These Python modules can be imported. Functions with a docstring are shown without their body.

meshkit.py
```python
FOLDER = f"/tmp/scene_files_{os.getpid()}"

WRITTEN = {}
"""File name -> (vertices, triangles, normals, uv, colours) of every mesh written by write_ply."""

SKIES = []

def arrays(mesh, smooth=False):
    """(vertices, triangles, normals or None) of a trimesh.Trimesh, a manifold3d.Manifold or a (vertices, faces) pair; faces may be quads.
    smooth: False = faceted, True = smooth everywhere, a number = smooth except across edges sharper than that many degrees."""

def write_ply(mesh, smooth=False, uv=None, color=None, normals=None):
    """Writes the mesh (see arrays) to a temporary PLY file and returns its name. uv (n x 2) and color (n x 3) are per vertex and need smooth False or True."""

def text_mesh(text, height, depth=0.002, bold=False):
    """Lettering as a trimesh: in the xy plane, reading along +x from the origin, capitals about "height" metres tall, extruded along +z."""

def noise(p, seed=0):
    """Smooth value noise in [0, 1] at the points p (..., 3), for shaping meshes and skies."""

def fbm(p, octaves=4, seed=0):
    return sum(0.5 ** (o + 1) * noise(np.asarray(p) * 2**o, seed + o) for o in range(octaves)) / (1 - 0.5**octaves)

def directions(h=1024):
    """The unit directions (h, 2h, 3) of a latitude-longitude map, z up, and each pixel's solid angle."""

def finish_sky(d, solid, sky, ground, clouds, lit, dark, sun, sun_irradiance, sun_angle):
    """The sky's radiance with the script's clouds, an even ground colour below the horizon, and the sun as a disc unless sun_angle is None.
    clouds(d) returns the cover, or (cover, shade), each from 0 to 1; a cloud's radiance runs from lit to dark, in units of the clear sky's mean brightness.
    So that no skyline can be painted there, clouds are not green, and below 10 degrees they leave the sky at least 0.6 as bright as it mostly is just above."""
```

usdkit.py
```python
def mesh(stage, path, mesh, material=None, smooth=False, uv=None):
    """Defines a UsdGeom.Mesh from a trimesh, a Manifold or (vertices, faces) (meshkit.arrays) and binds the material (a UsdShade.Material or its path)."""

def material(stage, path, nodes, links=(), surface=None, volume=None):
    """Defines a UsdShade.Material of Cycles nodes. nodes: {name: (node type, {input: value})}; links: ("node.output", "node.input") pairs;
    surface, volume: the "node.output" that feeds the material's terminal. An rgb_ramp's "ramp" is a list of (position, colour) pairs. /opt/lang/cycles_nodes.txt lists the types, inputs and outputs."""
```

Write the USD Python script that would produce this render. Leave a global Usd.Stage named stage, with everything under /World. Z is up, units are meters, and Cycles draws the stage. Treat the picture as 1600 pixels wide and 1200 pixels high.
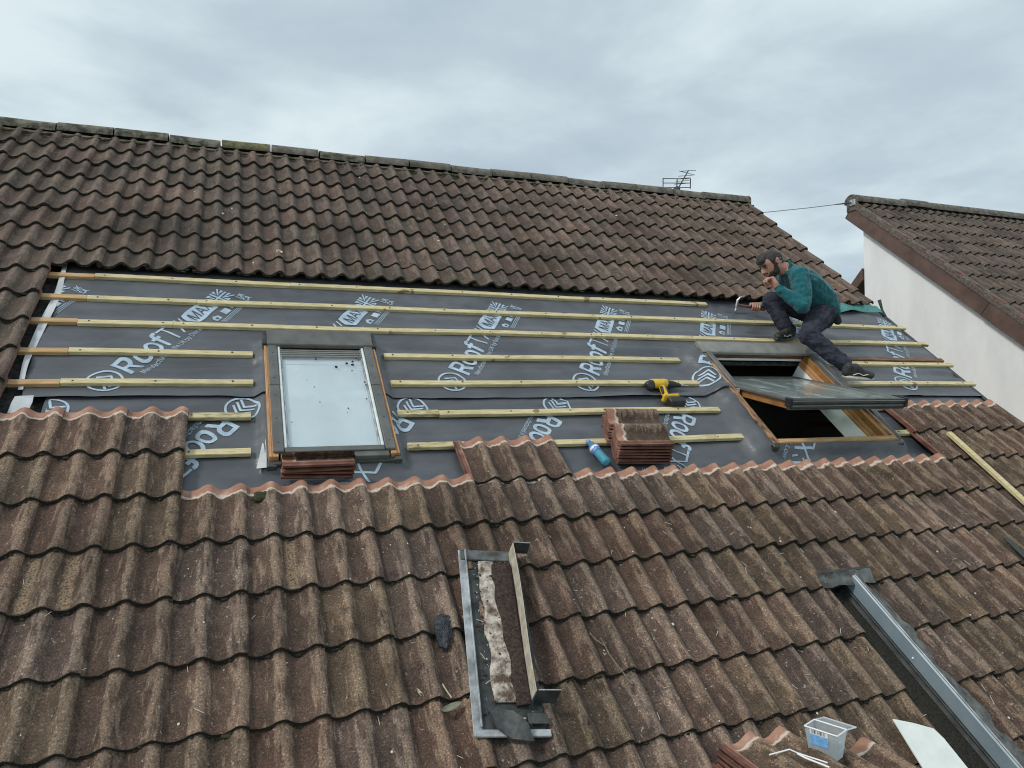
import math, random
import numpy as np
import trimesh
import manifold3d as m3
import usdkit, meshkit
from pxr import Usd, UsdGeom, UsdLux, UsdShade, Gf, Sdf, Vt

random.seed(11)
rng = np.random.default_rng(11)
stage = Usd.Stage.CreateInMemory()
UsdGeom.SetStageUpAxis(stage, 'Z')
UsdGeom.SetStageMetersPerUnit(stage, 1.0)
UsdGeom.Xform.Define(stage, '/World')
Z0 = 7.5                                   # the roof's zero line stands 7.5 m above the ground
TH = 0.678246                              # roof pitch
CT, ST = math.cos(TH), math.sin(TH)

# ------------------------------------------------------------------ camera
CAM = np.array([-0.0430, -5.18591, -0.47704 + Z0])
R_ = np.array([0.93729214, -0.34841522, -0.0095016])
F_ = np.array([0.34854321, 0.93685841, 0.02852995])
R_ /= np.linalg.norm(R_); U_ = np.cross(R_, F_); U_ /= np.linalg.norm(U_)
cam = UsdGeom.Camera.Define(stage, '/World/camera')
mat = np.eye(4); mat[0, :3] = R_; mat[1, :3] = U_; mat[2, :3] = -F_; mat[3, :3] = CAM
cam.AddTransformOp().Set(Gf.Matrix4d(mat.tolist()))
cam.CreateHorizontalApertureAttr(36.0); cam.CreateVerticalApertureAttr(27.0)
cam.CreateFocalLengthAttr(1156.286 / 1600 * 36)
cam.CreateClippingRangeAttr((0.05, 5000.0))
cam.CreateExposureAttr(0.30)

# ------------------------------------------------------------------ sky and sun
SUN_DIR = np.array([-0.85, -0.22, 0.95]); SUN_DIR /= np.linalg.norm(SUN_DIR)
ELEV, ROT = math.asin(SUN_DIR[2]), math.atan2(SUN_DIR[0], SUN_DIR[1])
sky_m = usdkit.material(stage, '/World/Looks/sky_clouds', {
    'sky': ('sky_texture', {'sky_type': 'single_scattering', 'sun_disc': False, 'sun_elevation': ELEV, 'sun_rotation': ROT, 'altitude': 50.0}),
    'tc': ('texture_coordinate', {}),
    'sep': ('separate_xyz', {}),
    'zz': ('math', {'math_type': 'maximum', 'value2': 0.0}),
    'za': ('math', {'math_type': 'add', 'value2': 0.17}),
    'dx': ('math', {'math_type': 'divide'}), 'dy': ('math', {'math_type': 'divide'}),
    'co': ('combine_xyz', {'z': 4.15}),
    'n1': ('noise_texture', {'scale': 1.7, 'detail': 8.0, 'roughness': 0.54, 'distortion': 0.2}),
    'n2': ('noise_texture', {'scale': 0.5, 'detail': 3.0, 'roughness': 0.5}),
    'mixn': ('mix_float', {'fac': 0.36}),
    'ramp': ('rgb_ramp', {'ramp': [(0.0, (0.36, 0.43, 0.50)), (0.36, (0.42, 0.50, 0.57)), (0.45, (0.485, 0.57, 0.625)), (0.51, (0.565, 0.655, 0.695)), (0.59, (0.68, 0.765, 0.785)), (0.72, (0.76, 0.83, 0.84)), (1.0, (0.79, 0.85, 0.86))]}),
    'mul': ('mix_color', {'blend_type': 'multiply', 'fac': 1.0, 'b': (8.9, 9.1, 9.25)}),
    'mix': ('mix_color', {'fac': 0.95}),
    'bg': ('background_shader', {'strength': 0.1}),
}, [('tc.generated', 'sep.vector'), ('sep.z', 'zz.value1'), ('zz.value', 'za.value1'), ('sep.x', 'dx.value1'), ('za.value', 'dx.value2'), ('sep.y', 'dy.value1'), ('za.value', 'dy.value2'),
    ('dx.value', 'co.x'), ('dy.value', 'co.y'), ('co.vector', 'n1.vector'), ('co.vector', 'n2.vector'), ('n1.fac', 'mixn.a'), ('n2.fac', 'mixn.b'), ('mixn.result', 'ramp.fac'),
    ('ramp.color', 'mul.a'), ('sky.color', 'mix.a'), ('mul.result', 'mix.b'), ('mix.result', 'bg.color')], surface='bg.background')
dome = UsdLux.DomeLight.Define(stage, '/World/sky')
dome.CreateIntensityAttr(1.0)
UsdShade.MaterialBindingAPI.Apply(dome.GetPrim()).Bind(sky_m)
dome.GetPrim().SetCustomDataByKey('kind', 'structure')
sun = UsdLux.DistantLight.Define(stage, '/World/sun')
sun.CreateNormalizeAttr(True); sun.CreateIntensityAttr(0.4); sun.CreateAngleAttr(11.0); sun.CreateColorAttr(Gf.Vec3f(1.0, 0.96, 0.9))
zax = SUN_DIR; xax = np.cross([0, 0, 1], zax); xax /= np.linalg.norm(xax); yax = np.cross(zax, xax)
m4 = np.eye(4); m4[0, :3] = xax; m4[1, :3] = yax; m4[2, :3] = zax
sun.AddTransformOp().Set(Gf.Matrix4d(m4.tolist()))

# ------------------------------------------------------------------ helpers
used = {}
def numbered(parent, name):
    k = (parent, name); n = used.get(k, -1) + 1; used[k] = n
    return f'{parent}/{name}' + (f'_{n:03d}' if n else '')
BASE = {}
def tag(p, label=None, cat=None, group=None, kind=None):
    for k, v in (('label', label), ('category', cat), ('group', group), ('kind', kind)):
        if v: p.SetCustomDataByKey(k, v)
    return p
def thing(name, label, cat, base, group=None, kind=None):
    path = numbered('/World', name)
    x = UsdGeom.Xform.Define(stage, path); b = np.asarray(base, float)
    x.AddTranslateOp().Set(Gf.Vec3d(*map(float, b))); BASE[path] = b
    tag(x.GetPrim(), label, cat, group, kind)
    return path
def obj(name, mesh, m, parent='/World', smooth=False, uv=None, label=None, cat=None, group=None, kind=None):
    path = numbered(parent, name)
    v, f = (mesh.vertices, mesh.faces) if isinstance(mesh, trimesh.Trimesh) else mesh
    b = BASE.get(parent, np.zeros(3))
    p = usdkit.mesh(stage, path, trimesh.Trimesh(np.asarray(v, float) - b, f, process=False), m, smooth=smooth, uv=uv)
    BASE[path] = b
    tag(p.GetPrim(), label, cat, group, kind)
    return path
cat_ = trimesh.util.concatenate
def RP(p):
    """roof coordinates (along the ridge, up the slope, off the roof) -> world"""
    p = np.asarray(p, float)
    u, v, h = p[..., 0], p[..., 1], p[..., 2]
    return np.stack([u, v * CT - h * ST, v * ST + h * CT + Z0], -1)
def roofed(mesh):
    return trimesh.Trimesh(RP(mesh.vertices), mesh.faces, process=False)
def cbox(x0, x1, y0, y1, z0, z1, c=0.003):
    """box with chamfered edges"""
    c = min(c, (x1 - x0) / 3, (y1 - y0) / 3, (z1 - z0) / 3)
    P = []
    for x, sx in ((x0, 1), (x1, -1)):
        for y, sy in ((y0, 1), (y1, -1)):
            for z, sz in ((z0, 1), (z1, -1)):
                P += [(x + sx * c, y + sy * c, z), (x + sx * c, y, z + sz * c), (x, y + sy * c, z + sz * c)]
    return trimesh.convex.convex_hull(np.array(P))
def rbox(u0, u1, v0, v1, h0, h1, c=0.003): return roofed(cbox(u0, u1, v0, v1, h0, h1, c))
def prism(poly, z0, z1):
    """extrude a 2-D polygon along z"""
    from shapely.geometry import Polygon
    m = trimesh.creation.extrude_polygon(Polygon(poly), z1 - z0, engine='earcut'); m.apply_translation((0, 0, z0)); return m
def tube(pts, r, n=8, closed_ends=True):
    pts = np.asarray(pts, float); r = np.broadcast_to(np.asarray(r, float), len(pts))
    t = np.gradient(pts, axis=0); t /= np.linalg.norm(t, axis=1, keepdims=True)
    a = np.array([0, 0, 1.0]) if abs(t[0, 2]) < 0.9 else np.array([1.0, 0, 0])
    V = []; 
    for k in range(len(pts)):
        b = np.cross(t[k], a); b /= np.linalg.norm(b); c = np.cross(b, t[k]); a = c
        ang = np.arange(n) / n * 2 * np.pi
        V.append(pts[k] + r[k] * (np.cos(ang)[:, None] * b + np.sin(ang)[:, None] * c))
    V = np.concatenate(V); F = []
    for k in range(len(pts) - 1):
        for j in range(n):
            a0, a1, b0, b1 = k * n + j, k * n + (j + 1) % n, (k + 1) * n + j, (k + 1) * n + (j + 1) % n
            F += [(a0, b0, a1), (a1, b0, b1)]
    F += [(0, j, j + 1) for j in range(1, n - 1)]
    o = (len(pts) - 1) * n; F += [(o, o + j + 1, o + j) for j in range(1, n - 1)]
    m = trimesh.Trimesh(V, np.array(F), process=False); trimesh.repair.fix_normals(m); return m
def sheet(top, thick_dir, thick):
    """grid of points (n x m x 3) made a closed thin sheet"""
    n, m, _ = top.shape; bot = top - np.asarray(thick_dir) * thick
    V = np.concatenate([top.reshape(-1, 3), bot.reshape(-1, 3)]); F = []; o = n * m
    for i in range(n - 1):
        for j in range(m - 1):
            a, b, c, d = i * m + j, i * m + j + 1, (i + 1) * m + j, (i + 1) * m + j + 1
            F += [(a, b, c), (b, d, c), (o + a, o + c, o + b), (o + b, o + c, o + d)]
    ring = [(0, j) for j in range(m)] + [(i, m - 1) for i in range(1, n)] + [(n - 1, j) for j in range(m - 2, -1, -1)] + [(i, 0) for i in range(n - 2, 0, -1)]
    ids = [i * m + j for i, j in ring]
    for a, b in zip(ids, ids[1:] + ids[:1]): F += [(a, o + a, b), (b, o + a, o + b)]
    mm = trimesh.Trimesh(V, np.array(F), process=False); trimesh.repair.fix_normals(mm); return mm
def ball_pts(c, r, n=14):
    i = np.arange(n * 4) + .5; ph = np.arccos(1 - 2 * i / (n * 4)); th = np.pi * (1 + 5 ** .5) * i
    return np.asarray(c) + r * np.stack([np.cos(th) * np.sin(ph), np.sin(th) * np.sin(ph), np.cos(ph)], 1)
def hull(*balls):
    return m3.Manifold.hull_points(np.concatenate([ball_pts(c, r) for c, r in balls]))
def union(ms): return m3.Manifold.batch_boolean(ms, m3.OpType.Add)
def to_tm(man):
    m = man.to_mesh(); return trimesh.Trimesh(np.array(m.vert_properties[:, :3], float), np.array(m.tri_verts), process=True)
def organic(ms, edge=.02, it=10):
    t = to_tm(union(ms).refine_to_length(edge)); trimesh.smoothing.filter_taubin(t, iterations=it); return t
def wrinkle(t, amp, scale, seed, stretch=(1, 1, 1)):
    n = t.vertex_normals; d = meshkit.fbm(t.vertices * np.array(stretch) * scale + 31.7, 3, seed) - .5
    return trimesh.Trimesh(t.vertices + n * (d * 2 * amp)[:, None], t.faces, process=False)
def flip(m): m = m.copy(); m.invert(); return m

# ------------------------------------------------------------------ materials
def MAT(name, nodes, links, surface='p.BSDF'): return usdkit.material(stage, '/World/Looks/' + name, nodes, links, surface=surface)
def simple(name, c1, c2, scale=8., rough=.7, metal=0., bump=0., bscale=60., stretch=(1, 1, 1), spec=.5, detail=4., lo=.35, hi=.65, **extra):
    nodes = {'g': ('geometry', {}), 'mp': ('mapping', {'scale': tuple(stretch)}), 'n': ('noise_texture', {'scale': float(scale), 'detail': detail, 'roughness': .6}),
             'r': ('rgb_ramp', {'ramp': [(lo, c1), (hi, c2)]}), 'p': ('principled_bsdf', {'roughness': rough, 'metallic': metal, 'specular_ior_level': spec, **extra})}
    links = [('g.position', 'mp.vector'), ('mp.vector', 'n.vector'), ('n.fac', 'r.fac'), ('r.color', 'p.base_color')]
    if bump:
        nodes['b'] = ('bump', {'strength': bump, 'distance': .01}); nodes['nb'] = ('noise_texture', {'scale': float(bscale), 'detail': 4.})
        links += [('mp.vector', 'nb.vector'), ('nb.fac', 'b.height'), ('b.normal', 'p.normal')]
    return MAT(name, nodes, links)

def tile_material(name, dark, light, streak, lichen=.675, moss=.5, ochre=False, gscale=1.0, grit=.85):
    """uv.x = how high on the roll (0 trough .. 1 crest), uv.y = metres up from the tile's lower edge (<0: lower edge face, >1: bare sides and underside)"""
    nodes = {
        'tc': ('texture_coordinate', {}), 'uv': ('separate_xyz', {}), 'g': ('geometry', {}), 'oi': ('object_info', {}),
        # broad tone
        'n1': ('noise_texture', {'scale': 7.0, 'detail': 5., 'roughness': .65}),
        'r1': ('rgb_ramp', {'ramp': [(.30, dark), (.70, light)]}),
        # stretched streaks down the slope, paler on crests: wear plus painted-in lit look
        'mp': ('mapping', {'scale': (42., 7., 7.)}), 'n2': ('noise_texture', {'scale': 1.0, 'detail': 4., 'roughness': .6}),
        'cr': ('math', {'math_type': 'multiply_add', 'value2': .25}),
        'r2': ('rgb_ramp', {'ramp': [(.60, (0, 0, 0)), (.74, (1, 1, 1))]}),
        'm2': ('mix_color', {'b': streak}), 's2': ('math', {'math_type': 'multiply', 'value2': .66}),
        # grit
        'n3': ('noise_texture', {'scale': 130. * gscale, 'detail': 3., 'roughness': .75}),
        'r3': ('rgb_ramp', {'ramp': [(.30, (.22, .22, .22)), (.43, (.80, .80, .80)), (.56, (1.15, 1.13, 1.1)), (.63, (1.9, 1.82, 1.7)), (.69, (3.2, 3.1, 2.9))]}),
        'm3': ('mix_color', {'blend_type': 'multiply', 'fac': grit}), 'n6': ('noise_texture', {'scale': 1.5, 'detail': 5., 'roughness': .62}), 'r6': ('rgb_ramp', {'ramp': [(.34, (.66, .66, .63)), (.50, (1., 1., 1.)), (.66, (1.26, 1.23, 1.20))]}), 'm6': ('mix_color', {'blend_type': 'multiply', 'fac': 1.}),
        # mid-scale mottling (algae)
        'n4': ('noise_texture', {'scale': 22., 'detail': 5., 'roughness': .7}),
        'r4': ('rgb_ramp', {'ramp': [(.52, (0, 0, 0)), (.68, (moss, moss, moss))]}),
        'm4': ('mix_color', {'b': (.035, .036, .027)}),
        # lichen flecks
        'v5': ('noise_texture', {'scale': 52., 'detail': 3., 'roughness': .55, 'distortion': .4}),
        'r5': ('rgb_ramp', {'ramp': [(lichen, (0, 0, 0)), (lichen + .035, (.75, .75, .75))]}),
        'm5': ('mix_color', {'b': (.36, .33, .28)}),
        # per tile tone
        'rr': ('rgb_ramp', {'ramp': [(0., (.86, .86, .87)), (.5, (1., 1., 1.)), (1., (1.14, 1.11, 1.08))]}),
        'mr': ('mix_color', {'blend_type': 'multiply', 'fac': 1.}),
        # clean head of the tile under the next course
        'ns': ('noise_texture', {'scale': 26., 'detail': 3.}),
        'hs': ('math', {'math_type': 'multiply_add', 'value2': .055}), # uv.y + noise*.055
        'rh': ('rgb_ramp', {'ramp': [(.338, (0, 0, 0)), (.343, (1, 1, 1))]}),
        'rl': ('rgb_ramp', {'ramp': [(.330, (0, 0, 0)), (.339, (.9, .9, .9)), (.346, (.9, .9, .9)), (.353, (0, 0, 0))]}),
        'nt': ('noise_texture', {'scale': 14., 'detail': 4.}),
        'rt': ('rgb_ramp', {'ramp': [(.3, (.27, .135, .095)), (.55, (.37, .20, .14)), (.75, (.45, .31, .235))]}),
        'mh': ('mix_color', {}), 'ml': ('mix_color', {'b': (.60, .51, .43)}),
        # lower edge black: algae plus painted shade of the lap gap; bare sides
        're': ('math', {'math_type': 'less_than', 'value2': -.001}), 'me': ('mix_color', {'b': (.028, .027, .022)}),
        'rs': ('math', {'math_type': 'greater_than', 'value2': 1.}), 'ms': ('mix_color', {}),
        'rsd': ('rgb_ramp', {'ramp': [(.3, (.13, .062, .047)), (.6, (.23, .11, .082)), (.8, (.33, .19, .145))]}),
        'ba': ('math', {'math_type': 'add'}), 'b': ('bump', {'strength': .55, 'distance': .006}),
        'p': ('principled_bsdf', {'roughness': .88, 'specular_ior_level': .25}),
    }
    links = [('tc.UV', 'uv.vector'), ('g.position', 'n1.vector'), ('n1.fac', 'r1.fac'),
             ('g.position', 'mp.vector'), ('mp.vector', 'n2.vector'), ('uv.x', 'cr.value1'), ('n2.fac', 'cr.value3'), ('cr.value', 'r2.fac'),
             ('r2.color', 's2.value1'), ('r1.color', 'm2.a'), ('s2.value', 'm2.fac'),
             ('g.position', 'n4.vector'), ('n4.fac', 'r4.fac'), ('m2.result', 'm4.a'), ('r4.color', 'm4.fac'),
             ('g.position', 'n3.vector'), ('n3.fac', 'r3.fac'), ('m4.result', 'm3.a'), ('r3.color', 'm3.b'),
             ('g.position', 'v5.vector'), ('v5.fac', 'r5.fac'), ('m3.result', 'm5.a'), ('r5.color', 'm5.fac'),
             ('oi.random', 'rr.fac'), ('g.position', 'n6.vector'), ('n6.fac', 'r6.fac'), ('m5.result', 'm6.a'), ('r6.color', 'm6.b'), ('m6.result', 'mr.a'), ('rr.color', 'mr.b'),
             ('g.position', 'ns.vector'), ('ns.fac', 'hs.value1'), ('uv.y', 'hs.value3'), ('hs.value', 'rh.fac'), ('hs.value', 'rl.fac'),
             ('g.position', 'nt.vector'), ('nt.fac', 'rt.fac'), ('nt.fac', 'rsd.fac'),
             ('rh.color', 'mh.fac'), ('mr.result', 'mh.a'), ('rt.color', 'mh.b'), ('rl.color', 'ml.fac'), ('mh.result', 'ml.a'),
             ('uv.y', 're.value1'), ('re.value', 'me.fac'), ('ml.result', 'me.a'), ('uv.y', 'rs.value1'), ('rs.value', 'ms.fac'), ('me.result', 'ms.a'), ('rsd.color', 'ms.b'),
             ('n3.fac', 'ba.value1'), ('n4.fac', 'ba.value2'), ('ba.value', 'b.height'), ('b.normal', 'p.normal')]
    last = 'ms.result'
    if ochre:   # surface worn to the sandy core in the troughs
        nodes.update({'ro': ('rgb_ramp', {'ramp': [(.36, (1, 1, 1)), (.52, (0, 0, 0))]}), 'xo': ('math', {'math_type': 'multiply_add', 'value2': .5}), 'no': ('noise_texture', {'scale': 30., 'detail': 4.}),
                      'ao': ('math', {'math_type': 'add'}), 'mo': ('mix_color', {}), 'co': ('rgb_ramp', {'ramp': [(.38, (.075, .056, .042)), (.50, (.20, .142, .092)), (.72, (.31, .225, .145))]}), 'nq': ('noise_texture', {'scale': 120., 'detail': 3.}),
                      'lt': ('math', {'math_type': 'compare', 'value2': .155, 'value3': .150}), 'mm': ('math', {'math_type': 'multiply'})})
        links += [('g.position', 'no.vector'), ('no.fac', 'xo.value1'), ('uv.x', 'xo.value3'), ('xo.value', 'ro.fac'), ('g.position', 'nq.vector'), ('nq.fac', 'co.fac'), ('uv.y', 'lt.value1'),
                  ('ro.color', 'mm.value1'), ('lt.value', 'mm.value2'), ('mm.value', 'mo.fac'), ('ms.result', 'mo.a'), ('co.color', 'mo.b')]
        last = 'mo.result'
    links.append((last, 'p.base_color'))
    return MAT(name, nodes, links)

M = {}
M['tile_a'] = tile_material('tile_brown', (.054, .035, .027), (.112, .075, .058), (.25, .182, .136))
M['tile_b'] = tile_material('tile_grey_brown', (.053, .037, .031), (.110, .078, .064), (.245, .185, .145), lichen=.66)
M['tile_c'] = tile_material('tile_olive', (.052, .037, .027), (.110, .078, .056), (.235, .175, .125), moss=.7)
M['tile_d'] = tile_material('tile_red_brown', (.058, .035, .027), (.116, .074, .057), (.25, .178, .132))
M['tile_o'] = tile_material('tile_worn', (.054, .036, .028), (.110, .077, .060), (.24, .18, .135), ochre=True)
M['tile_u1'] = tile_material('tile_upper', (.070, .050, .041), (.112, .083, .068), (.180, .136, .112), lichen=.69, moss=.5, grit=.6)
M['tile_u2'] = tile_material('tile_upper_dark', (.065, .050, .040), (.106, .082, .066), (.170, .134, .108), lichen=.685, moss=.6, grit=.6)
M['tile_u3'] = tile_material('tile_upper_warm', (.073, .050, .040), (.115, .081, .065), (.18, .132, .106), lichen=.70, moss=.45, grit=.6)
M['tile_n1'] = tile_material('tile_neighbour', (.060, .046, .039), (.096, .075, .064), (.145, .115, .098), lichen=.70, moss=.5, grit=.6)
M['batten'] = MAT('fresh_pine', {'g': ('geometry', {}), 'mp': ('mapping', {'scale': (1.6, 18., 18.)}), 'n': ('noise_texture', {'scale': 6., 'detail': 5., 'roughness': .65}), 'r': ('rgb_ramp', {'ramp': [(.30, (.40, .31, .155)), (.46, (.58, .485, .265)), (.66, (.72, .63, .39))]}),
    'k': ('noise_texture', {'scale': 7.5, 'detail': 2., 'roughness': .5}), 'rk': ('rgb_ramp', {'ramp': [(.685, (0, 0, 0)), (.72, (.8, .8, .8))]}), 'mk': ('mix_color', {'b': (.20, .115, .05)}),
    'd': ('noise_texture', {'scale': 3.1, 'detail': 6., 'roughness': .7}), 'rd': ('rgb_ramp', {'ramp': [(.50, (0, 0, 0)), (.68, (.55, .55, .55))]}), 'md': ('mix_color', {'b': (.32, .29, .17)}),
    'bu': ('bump', {'strength': .35, 'distance': .01}), 'nb': ('noise_texture', {'scale': 40., 'detail': 4.}), 'p': ('principled_bsdf', {'roughness': .75, 'specular_ior_level': .3})},
    [('g.position', 'mp.vector'), ('mp.vector', 'n.vector'), ('n.fac', 'r.fac'), ('g.position', 'k.vector'), ('k.fac', 'rk.fac'), ('r.color', 'mk.a'), ('rk.color', 'mk.fac'), ('g.position', 'd.vector'), ('d.fac', 'rd.fac'), ('mk.result', 'md.a'), ('rd.color', 'md.fac'), ('md.result', 'p.base_color'), ('mp.vector', 'nb.vector'), ('nb.fac', 'bu.height'), ('bu.normal', 'p.normal')])
M['batten_old'] = simple('old_pine', (.40, .24, .11), (.58, .39, .20), scale=6., rough=.75, bump=.3, bscale=40., stretch=(1.2, 14, 14), spec=.3)
M['batten_dirty'] = simple('dirty_pine', (.24, .19, .10), (.58, .50, .29), scale=5., rough=.8, bump=.3, bscale=40., stretch=(2.2, 10, 10), spec=.3, lo=.34, hi=.56)
M['batten_red'] = simple('brown_batten', (.10, .055, .04), (.26, .15, .10), scale=6., rough=.8, stretch=(1.2, 14, 14), spec=.3)
M['membrane'] = simple('black_membrane', (.062, .066, .074), (.112, .117, .126), scale=3.4, detail=7., rough=.36, bump=1., bscale=7., spec=.5, lo=.36, hi=.72, stretch=(.6, 1, 1))
M['membrane_pale'] = simple('membrane_underside', (.42, .44, .45), (.55, .57, .58), scale=9., rough=.7)
M['print'] = simple('pale_blue_print', (.30, .40, .49), (.45, .55, .64), scale=14., rough=.6)
M['print_dark'] = simple('print_dark', (.05, .055, .07), (.07, .075, .09), scale=30., rough=.6)
M['felt'] = simple('old_felt', (.022, .022, .021), (.085, .085, .078), scale=28., rough=.95, bump=.5, bscale=90., lo=.38, hi=.68)
M['green_felt'] = simple('green_felt', (.045, .17, .155), (.09, .28, .255), scale=12., rough=.7)
M['frame_wood'] = simple('window_pine', (.34, .155, .06), (.58, .32, .14), scale=5., rough=.6, bump=.25, bscale=30., stretch=(16, 2, 2), lo=.3, hi=.7)
M['frame_wood_dark'] = simple('window_wood_weathered', (.07, .038, .025), (.42, .235, .12), scale=4., rough=.7, bump=.3, bscale=30., stretch=(14, 3, 3), lo=.34, hi=.6)
M['frame_varnish'] = simple('varnished_pine', (.20, .085, .022), (.40, .20, .062), scale=4., rough=.42, stretch=(16, 2, 2), lo=.3, hi=.7)
M['clad'] = simple('grey_cladding', (.105, .105, .098), (.15, .15, .14), scale=9., rough=.5, metal=.25, bump=.1, bscale=30.)
M['clad_dark'] = simple('dark_cladding', (.045, .048, .046), (.085, .088, .084), scale=14., rough=.5, metal=.2)
M['clad_pale'] = simple('pale_cladding', (.20, .195, .18), (.28, .275, .26), scale=9., rough=.5, metal=.2)
M['white_seal'] = simple('white_trim', (.55, .60, .59), (.72, .75, .74), scale=14., rough=.5)
M['alu'] = simple('bare_aluminium', (.20, .21, .21), (.50, .52, .53), scale=13., rough=.5, metal=.5, detail=6., bump=.1)
M['lead'] = simple('lead_sheet', (.06, .06, .057), (.19, .19, .18), scale=18., rough=.5, metal=.45, bump=.3, bscale=25.)
M['lead_dark'] = simple('dark_lead', (.022, .026, .026), (.06, .066, .064), scale=16., rough=.55, metal=.2, bump=.25, bscale=30.)
M['slate_blue'] = simple('blue_grey_flashing', (.20, .255, .29), (.25, .31, .345), scale=7., rough=.45, metal=.15)
M['cream_metal'] = simple('cream_metal', (.36, .31, .24), (.56, .50, .41), scale=26., rough=.6)
M['mortar'] = simple('dry_mortar', (.10, .065, .045), (.56, .50, .43), scale=19., rough=.95, bump=1., bscale=70., detail=9., lo=.38, hi=.60)
M['dirt'] = simple('brown_dirt', (.018, .011, .009), (.075, .046, .036), scale=70., rough=1., bump=1., bscale=120., detail=5.)
M['rubber'] = simple('grey_rubber', (.035, .037, .037), (.075, .078, .078), scale=30., rough=.7, bump=.4, bscale=60.)
M['char'] = simple('charred_scrap', (.012, .014, .018), (.042, .047, .056), scale=40., rough=.55, bump=1., bscale=70.)
M['board'] = simple('white_board', (.66, .70, .66), (.74, .77, .73), scale=12., rough=.6, bump=.05, bscale=20.)
M['render'] = simple('white_render', (.73, .74, .735), (.85, .86, .85), scale=2.2, rough=.9, bump=.25, bscale=60., stretch=(1, 1.5, .6), lo=.25, hi=.60, detail=9.)
M['barge'] = simple('brown_bargeboard', (.085, .050, .040), (.14, .085, .068), scale=9., rough=.75, stretch=(1, .6, .6))
M['verge'] = simple('verge_mortar', (.075, .060, .050), (.17, .14, .118), scale=30., rough=.95, bump=.7, bscale=50.)
M['ridge'] = simple('ridge_tile', (.075, .066, .055), (.20, .178, .148), scale=14., rough=.92, bump=.6, bscale=60., detail=6.)
M['ridge_green'] = simple('ridge_tile_green', (.045, .046, .030), (.19, .175, .135), scale=13., rough=.95, bump=.8, bscale=60., detail=6., lo=.4, hi=.6)
M['ridge_moss'] = simple('ridge_tile_lichen', (.07, .068, .042), (.21, .185, .085), scale=18., rough=.95, bump=.8, bscale=60., detail=6.)
M['moss'] = simple('moss', (.018, .022, .009), (.06, .07, .022), scale=80., rough=1., bump=1., bscale=160.)
M['moss_and_gap_black'] = simple('black_moss_and_gap_shade', (.010, .010, .008), (.034, .032, .022), scale=80., rough=1., bump=1., bscale=160.)  # black of dirt and moss, also painted in as the shade of gaps
M['room'] = simple('dim_room', (.26, .26, .25), (.32, .32, .31), scale=2., rough=.9)
M['plaster'] = simple('white_plaster', (.82, .82, .81), (.86, .86, .85), scale=3., rough=.85)
M['blind'] = simple('pale_blind', (.70, .74, .77), (.78, .81, .83), scale=3.5, rough=.8, lo=.3, hi=.7)
M['brick'] = MAT('house_wall', {'g': ('geometry', {}), 'mp': ('mapping', {'rotation': (math.pi / 2, 0, 0)}), 'b': ('brick_texture', {'color1': (.30, .13, .08), 'color2': (.24, .11, .07), 'mortar': (.35, .32, .28), 'scale': 1., 'brick_width': .225, 'row_height': .075, 'mortar_size': .01}), 'p': ('principled_bsdf', {'roughness': .9})},
                 [('g.position', 'mp.vector'), ('mp.vector', 'b.vector'), ('b.color', 'p.base_color')])
M['ground'] = simple('garden_ground', (.05, .07, .03), (.12, .13, .08), scale=.6, rough=1., detail=8.)
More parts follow.
